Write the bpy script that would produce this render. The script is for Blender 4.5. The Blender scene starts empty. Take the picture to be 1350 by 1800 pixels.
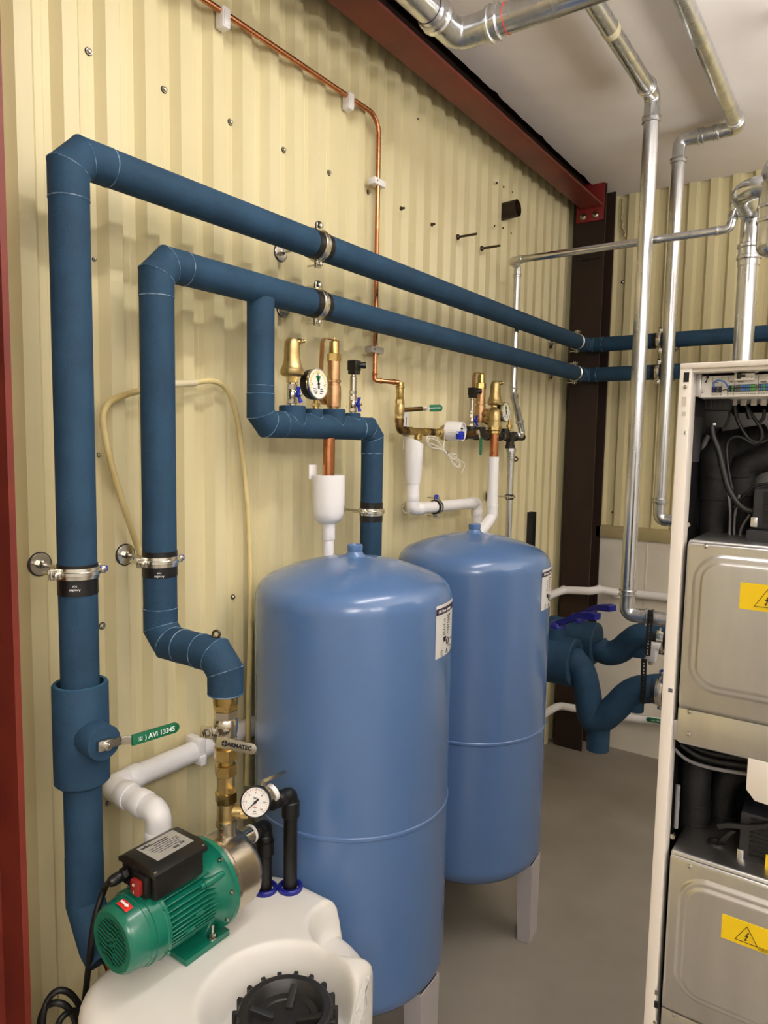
import bpy, bmesh, math, random
from mathutils import Vector, Matrix, Quaternion
V = Vector
random.seed(7)
scene = bpy.context.scene
COL = scene.collection
X, Y, Z = V((1, 0, 0)), V((0, 1, 0)), V((0, 0, 1))

# ------------------------------------------------------------------ camera
CAM_H, F_PX = 1.65, 1244.4656
yaw, pitch, roll = -0.60805156, 0.09352398, 0.01759417
cy_, sy_, cp_, sp_ = math.cos(yaw), math.sin(yaw), math.cos(pitch), math.sin(pitch)
FW = V((sy_ * cp_, cy_ * cp_, -sp_)); R0 = V((cy_, -sy_, 0)); U0 = R0.cross(FW)
RT = math.cos(roll) * R0 + math.sin(roll) * U0
UP = -math.sin(roll) * R0 + math.cos(roll) * U0
CAM = V((0, 0, CAM_H))
cd = bpy.data.cameras.new('camera'); co = bpy.data.objects.new('camera', cd); COL.objects.link(co)
cd.sensor_fit = 'VERTICAL'; cd.sensor_height = 24.0; cd.lens = F_PX / 1800 * 24.0
cd.clip_start = 0.02; cd.clip_end = 60
m = Matrix.Identity(4)
for i in range(3):
    m[i][0], m[i][1], m[i][2], m[i][3] = RT[i], UP[i], -FW[i], CAM[i]
co.matrix_world = m
scene.camera = co

def at(px, py, **k):
    """measured point of the photograph on the plane x=, y= or z="""
    d = RT * ((px - 675) / F_PX) - UP * ((py - 900) / F_PX) + FW
    (a, v), = k.items(); i = 'xyz'.index(a)
    return CAM + d * ((v - CAM[i]) / d[i])

# ------------------------------------------------------------------ materials
MATS = {}
def lin(c):
    return tuple((v / 255 / 12.92) if v / 255 <= .04045 else ((v / 255 + .055) / 1.055) ** 2.4 for v in c)

def mat(name, rgb, rough=.5, metal=0., rgb2=None, scale=8., bump=0., bscale=60., stretch=(1, 1, 1), spec=.5, coat=0., rvar=0., detail=4., lo=.35, hi=.65, alpha=1., trans=0., sss=0.):
    m = bpy.data.materials.new(name); m.use_nodes = True
    nt = m.node_tree; b = nt.nodes['Principled BSDF']
    b.inputs['Base Color'].default_value = (*lin(rgb), 1)
    b.inputs['Roughness'].default_value = rough
    b.inputs['Metallic'].default_value = metal
    b.inputs['Specular IOR Level'].default_value = spec
    b.inputs['Coat Weight'].default_value = coat
    b.inputs['Coat Roughness'].default_value = .12
    b.inputs['Alpha'].default_value = alpha
    b.inputs['Transmission Weight'].default_value = trans
    b.inputs['Subsurface Weight'].default_value = sss
    b.inputs['Subsurface Radius'].default_value = (.02, .018, .015)
    tc = nt.nodes.new('ShaderNodeTexCoord'); mp = nt.nodes.new('ShaderNodeMapping')
    mp.inputs['Scale'].default_value = stretch
    nt.links.new(tc.outputs['Object'], mp.inputs['Vector'])
    if rgb2 or rvar:
        n = nt.nodes.new('ShaderNodeTexNoise'); n.inputs['Scale'].default_value = scale; n.inputs['Detail'].default_value = detail
        nt.links.new(mp.outputs[0], n.inputs['Vector'])
        r = nt.nodes.new('ShaderNodeValToRGB'); r.color_ramp.elements[0].position = lo; r.color_ramp.elements[1].position = hi
        r.color_ramp.elements[0].color = (*lin(rgb), 1); r.color_ramp.elements[1].color = (*lin(rgb2 or rgb), 1)
        nt.links.new(n.outputs['Fac'], r.inputs[0])
        if rgb2: nt.links.new(r.outputs[0], b.inputs['Base Color'])
        if rvar:
            mr = nt.nodes.new('ShaderNodeMapRange'); mr.inputs[1].default_value = .3; mr.inputs[2].default_value = .7
            mr.inputs[3].default_value = max(.02, rough - rvar); mr.inputs[4].default_value = rough + rvar
            nt.links.new(n.outputs['Fac'], mr.inputs[0]); nt.links.new(mr.outputs[0], b.inputs['Roughness'])
    if bump:
        n2 = nt.nodes.new('ShaderNodeTexNoise'); n2.inputs['Scale'].default_value = bscale; n2.inputs['Detail'].default_value = 3
        nt.links.new(mp.outputs[0], n2.inputs['Vector'])
        bp = nt.nodes.new('ShaderNodeBump'); bp.inputs['Strength'].default_value = bump; bp.inputs['Distance'].default_value = .004
        nt.links.new(n2.outputs['Fac'], bp.inputs['Height']); nt.links.new(bp.outputs[0], b.inputs['Normal'])
    MATS[name] = m
    return m

mat('cream_cladding', (219, 207, 164), .42, rgb2=(210, 197, 151), scale=5, stretch=(1, 1, .12), bump=.03, bscale=12, lo=.4, hi=.7)
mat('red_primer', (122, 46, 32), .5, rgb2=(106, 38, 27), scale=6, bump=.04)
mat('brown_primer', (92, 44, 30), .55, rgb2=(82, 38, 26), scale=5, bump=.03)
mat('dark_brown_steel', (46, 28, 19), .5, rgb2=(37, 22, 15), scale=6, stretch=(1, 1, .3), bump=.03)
mat('bright_red_paint', (128, 30, 30), .5)
mat('ceiling_plaster', (236, 228, 222), .85, rgb2=(229, 220, 213), scale=3, bump=.12, bscale=45)
mat('roof_board', (90, 88, 84), .9)
mat('concrete_floor', (150, 142, 131), .5, rgb2=(128, 120, 110), scale=2.2, bump=.05, bscale=30, detail=8, rvar=.1, lo=.3, hi=.72)
mat('block_paint', (226, 219, 204), .75, rgb2=(216, 208, 192), scale=4, bump=.22, bscale=38)
mat('coping_metal', (184, 170, 126), .45, rgb2=(170, 156, 112), scale=8)
mat('plain_wall', (212, 210, 206), .7)
mat('foam_blue', (41, 71, 96), .72, rgb2=(36, 63, 86), scale=14, bump=.25, bscale=260, spec=.25)
mat('foam_cut', (52, 92, 116), .85, rgb2=(42, 78, 100), scale=90, bump=.4, bscale=300, spec=.2)
mat('glue', (120, 140, 158), .6, rgb2=(50, 88, 120), scale=50, lo=.42, hi=.55)
mat('tank_blue', (87, 119, 165), .24, rgb2=(85, 116, 162), scale=3, coat=.35, spec=.5)
mat('leg_grey', (178, 172, 172), .45)
mat('galvanised', (232, 234, 238), .26, 1, rgb2=(198, 199, 200), scale=14, rvar=.08, stretch=(1, 1, .25), lo=.35, hi=.7)
mat('zinc_bright', (225, 222, 212), .22, 1)
mat('zinc_panel', (214, 213, 211), .38, 1, rgb2=(198, 197, 195), scale=16, rvar=.06, stretch=(1, 1, .2))
mat('copper', (208, 142, 100), .28, 1, rgb2=(180, 114, 76), scale=18, rvar=.06)
mat('copper_stained', (196, 116, 74), .34, 1, rgb2=(120, 62, 36), scale=12, rvar=.08, stretch=(1, 1, .25))
mat('brass', (208, 182, 118), .28, 1, rgb2=(184, 158, 98), scale=22, rvar=.06)
mat('brass_cast', (202, 180, 128), .42, 1, rgb2=(180, 157, 106), scale=40, bump=.06, bscale=300)
mat('bronze', (206, 168, 126), .42, 1, rgb2=(184, 144, 104), scale=30, bump=.06, bscale=250)
mat('old_brass', (128, 100, 62), .42, 1, rgb2=(96, 74, 46), scale=30)
mat('black_iron', (62, 58, 54), .5, .6, bump=.1, bscale=200)
mat('steel', (200, 196, 186), .2, 1, rgb2=(186, 182, 172), scale=10)
mat('nickel', (206, 198, 182), .2, 1)
mat('brushed_inox', (196, 186, 168), .28, 1, rgb2=(178, 168, 150), scale=20, stretch=(1, .1, 1), rvar=.05)
mat('dark_bolt', (90, 80, 66), .4, 1)
mat('black_plastic', (17, 16, 16), .38)
mat('lid_black', (34, 33, 32), .42)
mat('black_matt', (19, 18, 18), .6)
mat('rubber', (24, 23, 24), .6)
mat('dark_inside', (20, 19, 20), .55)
mat('white_plastic', (236, 233, 232), .32)
mat('grey_plastic', (196, 188, 178), .4)
mat('white_poly', (226, 223, 216), .38, rgb2=(220, 216, 208), scale=5, sss=.12, bump=.03, bscale=20)
mat('pump_green', (18, 112, 90), .26, rgb2=(16, 104, 82), scale=10, coat=.2)
mat('blue_plastic', (22, 42, 176), .34)
mat('deep_blue_plastic', (22, 28, 130), .36)
mat('green_plastic', (12, 104, 70), .4)
mat('yellow_label', (228, 192, 8), .45)
mat('white_label', (228, 226, 222), .45)
mat('silver_label', (176, 174, 170), .35, .3)
mat('ink', (22, 20, 22), .6)
mat('ink_grey', (92, 90, 92), .6)
mat('ink_purple', (48, 26, 54), .5)
mat('ink_white', (238, 238, 236), .5)
mat('ink_red', (208, 44, 36), .45)
mat('red_switch', (142, 36, 32), .25)
mat('dial_white', (236, 232, 226), .3)
mat('dial_green', (30, 130, 70), .5)
mat('dial_yellow', (222, 204, 60), .5)
mat('heatpump_cream', (222, 214, 204), .4)
mat('heatpump_white', (230, 226, 220), .4)
mat('foam_black', (25, 23, 23), .7, rgb2=(20, 19, 19), scale=20, bump=.2, bscale=200)
mat('motor_grey', (34, 35, 41), .5)
mat('cable_black', (14, 14, 14), .5)
mat('cable_grey', (120, 118, 120), .45)
mat('hose_yellow', (222, 204, 146), .45, rgb2=(194, 170, 108), scale=9, lo=.4, hi=.75)
mat('hose_clear', (206, 194, 160), .3)
mat('white_wire', (226, 220, 206), .45)
mat('terminal_green', (70, 140, 60), .45)
mat('terminal_blue', (60, 110, 180), .45)
mat('clear_film', (235, 235, 232), .18, alpha=.4)
mat('fan_dark', (16, 40, 36), .6)
mat('hole_dark', (16, 12, 10), .9)

# ------------------------------------------------------------------ mesh helpers
def frame(w, hint=None):
    w = w.normalized()
    h = hint or (Z if abs(w.z) < .9 else X)
    u = h.cross(w)
    if u.length < 1e-5: u = Y.cross(w)
    u.normalize()
    return u, w.cross(u), w

class MB:
    def __init__(s): s.bm = bmesh.new()
    def ring(s, pts): return [s.bm.verts.new(p) for p in pts]
    def face(s, vs):
        try: return s.bm.faces.new(vs)
        except ValueError: return None
    def bridge(s, a, b):
        n = len(a)
        for i in range(n): s.face((a[i], a[(i + 1) % n], b[(i + 1) % n], b[i]))
    def cap(s, r, flip=False):
        s.face(list(reversed(r)) if flip else r)
    def tube(s, path, r, n=20, caps=True, hint=None, r2=None):
        P = [V(p) for p in path]; N = len(P)
        d = [(P[i + 1] - P[i]).normalized() for i in range(N - 1)]
        u, v, w = frame(d[0], hint)
        cur = [P[0] + (u * math.cos(2 * math.pi * k / n) + v * math.sin(2 * math.pi * k / n)) * r for k in range(n)]
        prev = s.ring(cur)
        if caps: s.cap(prev, True)
        for i in range(1, N):
            nd = d[i - 1] if i == N - 1 else (d[i - 1] + d[i]).normalized()
            dd = d[i - 1]; k = dd.dot(nd)
            cur = [q + dd * ((P[i] - q).dot(nd) / k) for q in cur]
            if i < N - 1 and len(P) > 6:      # keep thin sweeps round
                nn = d[i]; ctr = P[i]
                cur = [ctr + (q - ctr).normalized() * max(r, min(r * 1.6, (q - ctr).length)) if (q - ctr).length > 1e-9 else q for q in cur]
            nx = s.ring(cur); s.bridge(prev, nx); prev = nx
        if caps: s.cap(prev)
        return s
    def closed(s, path, r, n=8):
        P = [V(p) for p in path]; N = len(P); rings = []
        nrm = None
        for i in range(N):
            t = (P[(i + 1) % N] - P[i - 1]).normalized()
            if nrm is None: nrm = frame(t)[0]
            nrm = (nrm - t * nrm.dot(t)).normalized(); b = t.cross(nrm)
            rings.append(s.ring([P[i] + (nrm * math.cos(2 * math.pi * k / n) + b * math.sin(2 * math.pi * k / n)) * r for k in range(n)]))
        for i in range(N): s.bridge(rings[i], rings[(i + 1) % N])
        return s
    def lathe(s, base, axis, prof, n=28, caps=True, hint=None, phase=0.):
        base = V(base); u, v, w = frame(V(axis), hint); prev = None; first = None
        for t, r in prof:
            if r < 1e-6:
                nx = [s.bm.verts.new(base + w * t)]
            else:
                nx = s.ring([base + w * t + (u * math.cos(2 * math.pi * k / n + phase) + v * math.sin(2 * math.pi * k / n + phase)) * r for k in range(n)])
            if prev is None: first = nx
            elif len(prev) == 1 and len(nx) > 1:
                for k in range(n): s.face((prev[0], nx[(k + 1) % n], nx[k]))
            elif len(nx) == 1 and len(prev) > 1:
                for k in range(n): s.face((prev[k], prev[(k + 1) % n], nx[0]))
            elif len(nx) > 1: s.bridge(prev, nx)
            prev = nx
        if caps:
            if len(first) > 2: s.cap(first, True)
            if len(prev) > 2: s.cap(prev)
        return s
    def cyl(s, a, b, r, n=20, r2=None):
        a, b = V(a), V(b)
        return s.lathe(a, b - a, [(0, r), ((b - a).length, r if r2 is None else r2)], n)
    def hexa(s, a, b, r, ch=.12):
        a, b = V(a), V(b); L = (b - a).length; c = r * ch
        return s.lathe(a, b - a, [(0, r - c), (c * .6, r), (L - c * .6, r), (L, r - c)], 6)
    def tor(s, c, axis, R, r, n=28, k=8):
        u, v, w = frame(V(axis)); c = V(c)
        return s.closed([c + (u * math.cos(2 * math.pi * i / n) + v * math.sin(2 * math.pi * i / n)) * R for i in range(n)], r, k)
    def box(s, c, size, u=X, v=Y, bev=0., seg=2):
        w = u.cross(v); M = Matrix.Identity(4)
        for i in range(3):
            M[i][0], M[i][1], M[i][2], M[i][3] = u[i] * size[0], v[i] * size[1], w[i] * size[2], c[i]
        r = bmesh.ops.create_cube(s.bm, size=1, matrix=M)
        if bev:
            es = list({e for q in r['verts'] for e in q.link_edges})
            bmesh.ops.bevel(s.bm, geom=es, offset=bev, segments=seg, affect='EDGES', profile=.5)
        return s
    def bx(s, lo, hi, bev=0., seg=2):
        lo, hi = V(lo), V(hi)
        return s.box((lo + hi) / 2, hi - lo, bev=bev, seg=seg)
    def prism(s, pts, o, u, v, depth, bev=0.):
        """polygon pts (2d in u,v) at origin o, extruded by depth along u x v"""
        u, v = V(u).normalized(), V(v).normalized(); w = u.cross(v); o = V(o)
        a = s.ring([o + u * p[0] + v * p[1] for p in pts]); b = s.ring([o + u * p[0] + v * p[1] + w * depth for p in pts])
        f1 = s.face(list(reversed(a))); f2 = s.face(b); s.bridge(a, b)
        if bev:
            es = [e for e in f2.edges] + [e for e in f1.edges]
            bmesh.ops.bevel(s.bm, geom=es, offset=bev, segments=2, affect='EDGES', profile=.5)
        return s
    def build(s, name, material, parent=None, sharp=38., flat=False):
        bm = s.bm
        bmesh.ops.recalc_face_normals(bm, faces=bm.faces)
        me = bpy.data.meshes.new(name)
        ob = bpy.data.objects.new(name, me)
        org = V((0, 0, 0))
        if parent: org = V(WORLD[parent.name])
        else:
            lo = [min(v.co[i] for v in bm.verts) for i in range(3)]; hi = [max(v.co[i] for v in bm.verts) for i in range(3)]
            org = V(((lo[0] + hi[0]) / 2, (lo[1] + hi[1]) / 2, lo[2]))
        bmesh.ops.translate(bm, verts=bm.verts, vec=-org)
        bm.to_mesh(me); bm.free()
        COL.objects.link(ob)
        if parent: ob.parent = parent
        else: ob.location = org
        WORLD[ob.name] = org
        if not flat:
            me.shade_smooth(); me.set_sharp_from_angle(angle=math.radians(sharp))
        ml = material if isinstance(material, (list, tuple)) else [material]
        for q in ml: me.materials.append(MATS[q])
        return ob

WORLD = {}
def thing(name, label, cat, loc=(0, 0, 0), group=None):
    o = bpy.data.objects.new(name, None); COL.objects.link(o); o.location = loc
    o.empty_display_size = .05
    WORLD[o.name] = V(loc); o['label'] = label; o['category'] = cat
    if group: o['group'] = group
    return o
def tag(o, label, cat, group=None):
    o['label'] = label; o['category'] = cat
    if group: o['group'] = group
    return o
def lab(o, label): o['label'] = label; return o
def struct(o, label=None):
    o['kind'] = 'structure'
    if label: o['label'] = label
    return o

def text(body, size, material, parent, o, u, v, name='lettering', align='CENTER', depth=.0003, bold=0., sx=1.):
    if not set(body) - set('- '): body = body.replace('-', '='); bold = size * .03   # print too small to read in the photo
    cu = bpy.data.curves.new('t', 'FONT'); cu.body = body; cu.size = size; cu.align_x = align; cu.align_y = 'CENTER'
    cu.extrude = depth; cu.offset = bold; cu.resolution_u = 3
    ob = bpy.data.objects.new('t', cu); COL.objects.link(ob)
    dg = bpy.context.evaluated_depsgraph_get()
    me = bpy.data.meshes.new_from_object(ob.evaluated_get(dg))
    bpy.data.objects.remove(ob); bpy.data.curves.remove(cu)
    u, v = V(u).normalized(), V(v).normalized(); w = u.cross(v).normalized(); org = WORLD[parent.name] if parent else V((0, 0, 0))
    for q in me.vertices:
        c = q.co.copy(); q.co = V(o) + u * c.x * sx + v * c.y + w * (c.z + depth) - org
    me.name = name; me.materials.clear(); me.materials.append(MATS[material])
    r = bpy.data.objects.new(name, me); COL.objects.link(r); r.parent = parent; WORLD[r.name] = org
    return r

def fillet(path, rad, seg=8):
    P = [V(p) for p in path]; out = [P[0]]
    for i in range(1, len(P) - 1):
        a, b, c = P[i - 1], P[i], P[i + 1]
        d0, d1 = (b - a).normalized(), (c - b).normalized()
        ang = d0.angle(d1)
        if ang < 1e-3: out.append(b); continue
        t = min(rad * math.tan(ang / 2), (b - a).length * .49, (c - b).length * .49)
        R = t / math.tan(ang / 2)
        s, e = b - d0 * t, b + d1 * t
        n = (d1 - d0 * d1.dot(d0)).normalized(); ctr = s + n * R
        ax = d0.cross(d1).normalized()
        for k in range(seg + 1):
            out.append(ctr + Quaternion(ax, ang * k / seg) @ (s - ctr))
    out.append(P[-1]); return out

def smooth_path(pts, n=8, closed=False):
    P = [V(p) for p in pts]; out = []; N = len(P)
    for i in range(N - 1):
        p0 = P[max(i - 1, 0)]; p1 = P[i]; p2 = P[i + 1]; p3 = P[min(i + 2, N - 1)]
        for k in range(n):
            t = k / n
            out.append(.5 * ((2 * p1) + (p2 - p0) * t + (2 * p0 - 5 * p1 + 4 * p2 - p3) * t * t + (3 * p1 - p0 - 3 * p2 + p3) * t ** 3))
    out.append(P[-1]); return out

def sweep(mb, pts, r, n=10):
    """round cable along a smooth path"""
    P = [V(p) for p in pts]; N = len(P); prev = None; nrm = None
    for i in range(N):
        t = (P[min(i + 1, N - 1)] - P[max(i - 1, 0)]).normalized()
        if nrm is None: nrm = frame(t)[0]
        nrm = (nrm - t * nrm.dot(t)).normalized(); b = t.cross(nrm)
        ring = mb.ring([P[i] + (nrm * math.cos(2 * math.pi * k / n) + b * math.sin(2 * math.pi * k / n)) * r for k in range(n)])
        if prev: mb.bridge(prev, ring)
        else: mb.cap(ring, True)
        prev = ring
    mb.cap(prev); return mb

def press_run(root, path, r, brad, material, sleeve=True, n=24, style='press', pname='pipe', bead=1.):
    """pipe sections and elbow fittings as separate parts of root"""
    P = [V(p) for p in path]; N = len(P); cuts = [(P[0], None)]
    ends = []
    start = P[0]
    for i in range(1, N):
        a, b = P[i - 1], P[i]
        d = (b - a).normalized()
        if i < N - 1:
            d1 = (P[i + 1] - b).normalized(); ang = d.angle(d1); t = brad * math.tan(ang / 2)
            e0, e1 = b - d * t, b + d1 * t
            if (e0 - start).length > .002:
                MB().cyl(start, e0, r, n).build(pname, material, root)
            eb = MB()
            arc = fillet([e0 - d * .001, b, e1 + d1 * .001], brad * .999, 12)
            sweep(eb, arc, r * 1.03, n)
            for pt, dr in ((e0, -d), (e1, d1)):
                L = r * 1.25
                if style == 'press':
                    eb.lathe(pt - dr * r * .05, dr, [(0, r * 1.05), (L * .38, r * 1.07), (L * .44, r * 1.24), (L * .60, r * 1.27), (L * .68, r * 1.1), (L * .88, r * 1.1), (L * .94, r * 1.22), (L * 1.08, r * 1.22), (L * 1.14, r * 1.05)], n)
                elif style == 'plastic':
                    eb.lathe(pt - dr * r * .1, dr, [(0, r * 1.02), (r * .15, r * 1.12), (L * .95, r * 1.12), (L, r * 1.1)], n)
                elif style == 'copper':
                    eb.lathe(pt - dr * r * .05, dr, [(0, r * 1.04), (L * .5, r * 1.06), (L * .7, r * 1.32), (L * .95, r * 1.34), (L * 1.1, r * 1.15), (L * 1.6, r * 1.12), (L * 1.62, r)], n)
            eb.build('elbow', material, root)
            start = e1
        else:
            MB().cyl(start, b, r, n).build(pname, material, root)

def insul_run(root, path, r, L=.085, c=.03, material='foam_blue', seams=True, Lends=None):
    P = [V(p) for p in path]; N = len(P); start = P[0]
    def seam(p, d):
        if seams: MB().tor(p, d, r - .0002, .0016, 30, 6).build('glue_seam', 'glue', root)
    for i in range(1, N):
        a, b = P[i - 1], P[i]; d = (b - a).normalized()
        if i < N - 1:
            d1 = (P[i + 1] - b).normalized()
            s0, s1 = b - d * L, b + d1 * L
            MB().tube([start, s0], r, 32).build('foam_sleeve', material, root)
            MB().tube([s0, b - d * c, b + d1 * c, s1], r + .0006, 32).build('foam_elbow', material, root, sharp=25)
            seam(s0, d); seam(s1, d1)
            dm = (d + d1).normalized()
            for q, e in ((b - d * c, d), (b + d1 * c, d1)):
                nn = (e + dm).normalized(); u, v, w = frame(e); pts = []
                for k in range(32):
                    x0 = q + (u * math.cos(2 * math.pi * k / 32) + v * math.sin(2 * math.pi * k / 32)) * (r + .0004)
                    pts.append(x0 + e * ((q - x0).dot(nn) / e.dot(nn)))
                if seams: MB().closed(pts, .0011, 6).build('glue_seam', 'glue', root)
            start = s1
        else:
            MB().tube([start, b], r, 32).build('foam_sleeve', material, root)

def clamp(name, label, group, c, axis, wall, r, gap, ear=None, band=True, capcol='blue_plastic', width=.022, plate=True, rodr=.004, bandtext=True, ears=(1, 1), blo=.03, bhi=.03):
    """pipe clamp: steel ring with two screwed ears, threaded rod to a washer plate on the wall"""
    c, a, w = V(c), V(axis).normalized(), V(wall).normalized(); e = (ear or a.cross(w)).normalized()
    t = thing(name, label, 'pipe clamp', c, group)
    if band:
        MB().lathe(c - a * blo, a, [(0, r + .0015), (blo + bhi, r + .0015)], 32).build('support_band', 'black_plastic', t)
        r = r + .002
    rb = MB().lathe(c - a * width / 2, a, [(0, r), (0, r + .002), (width * .3, r + .0025), (width * .35, r + .005), (width * .65, r + .005), (width * .7, r + .0025), (width, r + .002), (width, r)], 32, caps=False)
    for s in (1, -1):
        q = c + e * s * (r + .010)
        for k in (-1, 1):
            rb.box(q + w * (.004 * k), (.020, width * .9, .0025), u=e, v=a, bev=.0008)
    rb.build('steel_ring', 'zinc_bright', t)
    for s, on in zip((1, -1), ears):
        q = c + e * s * (r + .011)
        sb = MB().cyl(q - w * .010, q + w * .036, .0029, 10)
        sb.lathe(q - w * .010, -w, [(0, .0065), (.004, .006), (.0055, .003)], 16)
        sb.build('clamp_screw', 'zinc_bright', t)
        if capcol and on and s == 1:
            MB().box(q - w * .002 + e * .004, (.017, .012, .013), u=e, v=a, bev=.002).build('quick_lock', capcol, t)
    if plate:
        p0 = c + w * (r + .002); p1 = c + w * gap
        MB().cyl(p0, p1, rodr, 12).build('threaded_rod', 'steel', t)
        MB().hexa(c + w * (r), c + w * (r + .009), .0085).build('nut', 'steel', t)
        pb = MB().lathe(p1, -w, [(0, .0235), (.003, .0235), (.0045, .022), (.0045, .001)], 30)
        po = pb.build('wall_plate', 'zinc_bright', t)
        MB().lathe(p1, -w, [(-.001, .0255), (.0025, .0255), (.003, .0235)], 30).build('rubber_pad', 'rubber', po)
        MB().hexa(p1 - w * .0045, p1 - w * .013, .009).build('nut', 'steel', po)
    return t

# ================================================================== ROOM
VAL, RIDGE = -1.447, -1.425          # left cladding planes (valley / ridge)
WX = VAL
def corr(u0, u1, phase, pitch=.1, flat=.034, depth=.022, rib=False):
    """corrugation profile (u, height): valley flat, facet, ridge flat, facet"""
    pts = []; k = math.floor((u0 - phase) / pitch) - 1
    fac = (pitch - 2 * flat) / 2
    while phase + k * pitch < u1 + pitch:
        b = phase + k * pitch
        for du, h in ((fac, 0), (fac + flat * .48, 0), (fac + flat * .52, .0006), (fac + flat, 0), (2 * fac + flat, 1), (2 * fac + 1.48 * flat, 1), (2 * fac + 2 * flat, 1)):
            pts.append((b + du, h if h in (0, 1) else .03))
        k += 1
    pts = [p for p in pts if u0 <= p[0] <= u1]
    return [(u, h * depth) for u, h in pts]

# left wall: ridge ends at y = 1.003 + .1k
mb = MB()
prof = corr(-3.0, 3.95, 1.003 - .1 + 0.0)
lo = [mb.bm.verts.new((VAL + h, u, 0)) for u, h in prof]; hi = [mb.bm.verts.new((VAL + h, u, 3.12)) for u, h in prof]
for i in range(len(prof) - 1): mb.face((lo[i], lo[i + 1], hi[i + 1], hi[i]))
struct(mb.build('wall_left', 'cream_cladding', sharp=20), 'cream corrugated steel cladding of the long wall behind the blue pipes')
# back wall cladding
BV, BR = 3.94, 3.92
mb = MB(); prof = corr(-1.46, 2.7, -.845, flat=.036)
lo = [mb.bm.verts.new((u, BV - h, 0)) for u, h in prof]; hi = [mb.bm.verts.new((u, BV - h, 3.12)) for u, h in prof]
for i in range(len(prof) - 1): mb.face((lo[i], lo[i + 1], hi[i + 1], hi[i]))
struct(mb.build('wall_back', 'cream_cladding', sharp=20), 'cream corrugated steel cladding of the end wall above the white blockwork')
# painted block base of the back wall, with its shallow joints
mb = MB(); mb.bx((-1.252, 3.86, 0), (2.6, 3.93, 1.172))
bw = struct(mb.build('wall_back_base', 'block_paint'), 'white painted blockwork base of the end wall')
mb = MB()
for x in (-.98, -.39, .2): mb.bx((x - .003, 3.857, .55), (x + .003, 3.862, 1.172), bev=.001)
mb.bx((-1.25, 3.857, .548), (2.6, 3.862, .554))
mb.bx((-1.25, 3.857, .2), (2.6, 3.862, .204))
mb.build('mortar_joint', 'block_paint', bw)
mb = MB(); mb.bx((-1.256, 3.848, 1.17), (2.6, 3.95, 1.232), bev=.002)
struct(mb.build('trim_1', 'coping_metal'), 'beige metal coping on top of the white blockwork')
mb = MB(); mb.bx((-1.46, -3, -.05), (2.7, 3.96, 0))
struct(mb.build('floor', 'concrete_floor'), 'grey painted concrete floor')
# ceiling board with a ragged cut edge beside the beam
mb = MB(); ys = [-3 + .035 * k for k in range(200) if -3 + .035 * k < 3.93] + [3.93]
rag = lambda y: -1.302 + .0025 * math.sin(y * 3.1) + random.uniform(-.0012, .0012) + (.006 if random.random() < .1 else 0)
xs = [rag(y) for y in ys]
a = [mb.bm.verts.new((x, y, 3.0)) for x, y in zip(xs, ys)]; b = [mb.bm.verts.new((2.7, y, 3.0)) for y in ys]
c = [mb.bm.verts.new((x, y, 3.013)) for x, y in zip(xs, ys)]
for i in range(len(ys) - 1):
    mb.face((a[i], b[i], b[i + 1], a[i + 1])); mb.face((a[i], a[i + 1], c[i + 1], c[i]))
struct(mb.build('ceiling', 'ceiling_plaster', flat=True), 'white painted plaster ceiling')
mb = MB(); mb.bx((-1.5, -3.05, 3.12), (2.75, 4.0, 3.16)); struct(mb.build('roof', 'roof_board'), 'dark board above the ceiling gap')
mb = MB(); mb.bx((2.6, -3, 0), (2.66, 3.95, 3.0)); struct(mb.build('wall_right', 'plain_wall'), 'plain pale wall opposite the cladding')
mb = MB(); mb.bx((-1.46, -3.06, 0), (2.66, -3, 3.12)); struct(mb.build('wall_front', 'plain_wall'), 'plain pale wall behind the viewer')

# steel frame
def isec(h, w, tw, tf):
    return [(-w/2, -h/2), (w/2, -h/2), (w/2, -h/2 + tf), (tw/2, -h/2 + tf), (tw/2, h/2 - tf), (w/2, h/2 - tf), (w/2, h/2), (-w/2, h/2), (-w/2, h/2 - tf), (-tw/2, h/2 - tf), (-tw/2, -h/2 + tf), (-w/2, -h/2 + tf)]
mb = MB(); mb.bx((-1.352, -3.0, 2.883), (-1.24, 3.70, 2.895), bev=.002); mb.bx((-1.352, -3.0, 3.075), (-1.24, 3.70, 3.087), bev=.002)
bo = tag(struct(mb.build('ceiling_beam', 'red_primer', sharp=30)), 'red-brown primed steel beam along the top of the corrugated wall', 'steel beam')
mb = MB(); mb.bx((-1.352, -3.0, 2.89), (-1.342, 3.70, 3.08)); mb.build('beam_web_shaded', 'dark_brown_steel', bo)  # web's dark colour paints in the shade of the gap above the flange
mb = MB(); mb.prism([(-.142, 0), (.0, 0), (.0, .19), (-.142, .19)], (-1.238, 3.700, 2.818), X, Z, .014, bev=.002)
ep = mb.build('end_plate', 'bright_red_paint', bo)
for dx in (-.105, -.04):
    mb = MB(); mb.hexa((-1.238 + dx, 3.686, 2.846), (-1.238 + dx, 3.676, 2.846), .014); mb.cyl((-1.238 + dx, 3.69, 2.846), (-1.238 + dx, 3.683, 2.846), .018)
    mb.build('bolt', 'steel', ep)
mb = MB(); mb.prism(isec(.16, .155, .008, .012), (-1.309, 3.78, 0), X, Y, 3.1)
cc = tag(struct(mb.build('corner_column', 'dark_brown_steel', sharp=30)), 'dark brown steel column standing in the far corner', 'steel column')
mb = MB(); mb.bx((-1.345, 3.692, 2.63), (-1.337, 3.70, 2.71)); mb.bx((-1.345, 3.69, 2.63), (-1.25, 3.70, 2.636)); mb.build('weld_tab', 'dark_brown_steel', cc)
mb = MB(); mb.prism(isec(.16, .16, .008, .012), (-1.36, .588, 0), X, Y, 3.1)
tag(struct(mb.build('near_column', 'red_primer', sharp=30)), 'red primed steel column at the near end of the corrugated wall', 'steel column')

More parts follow.
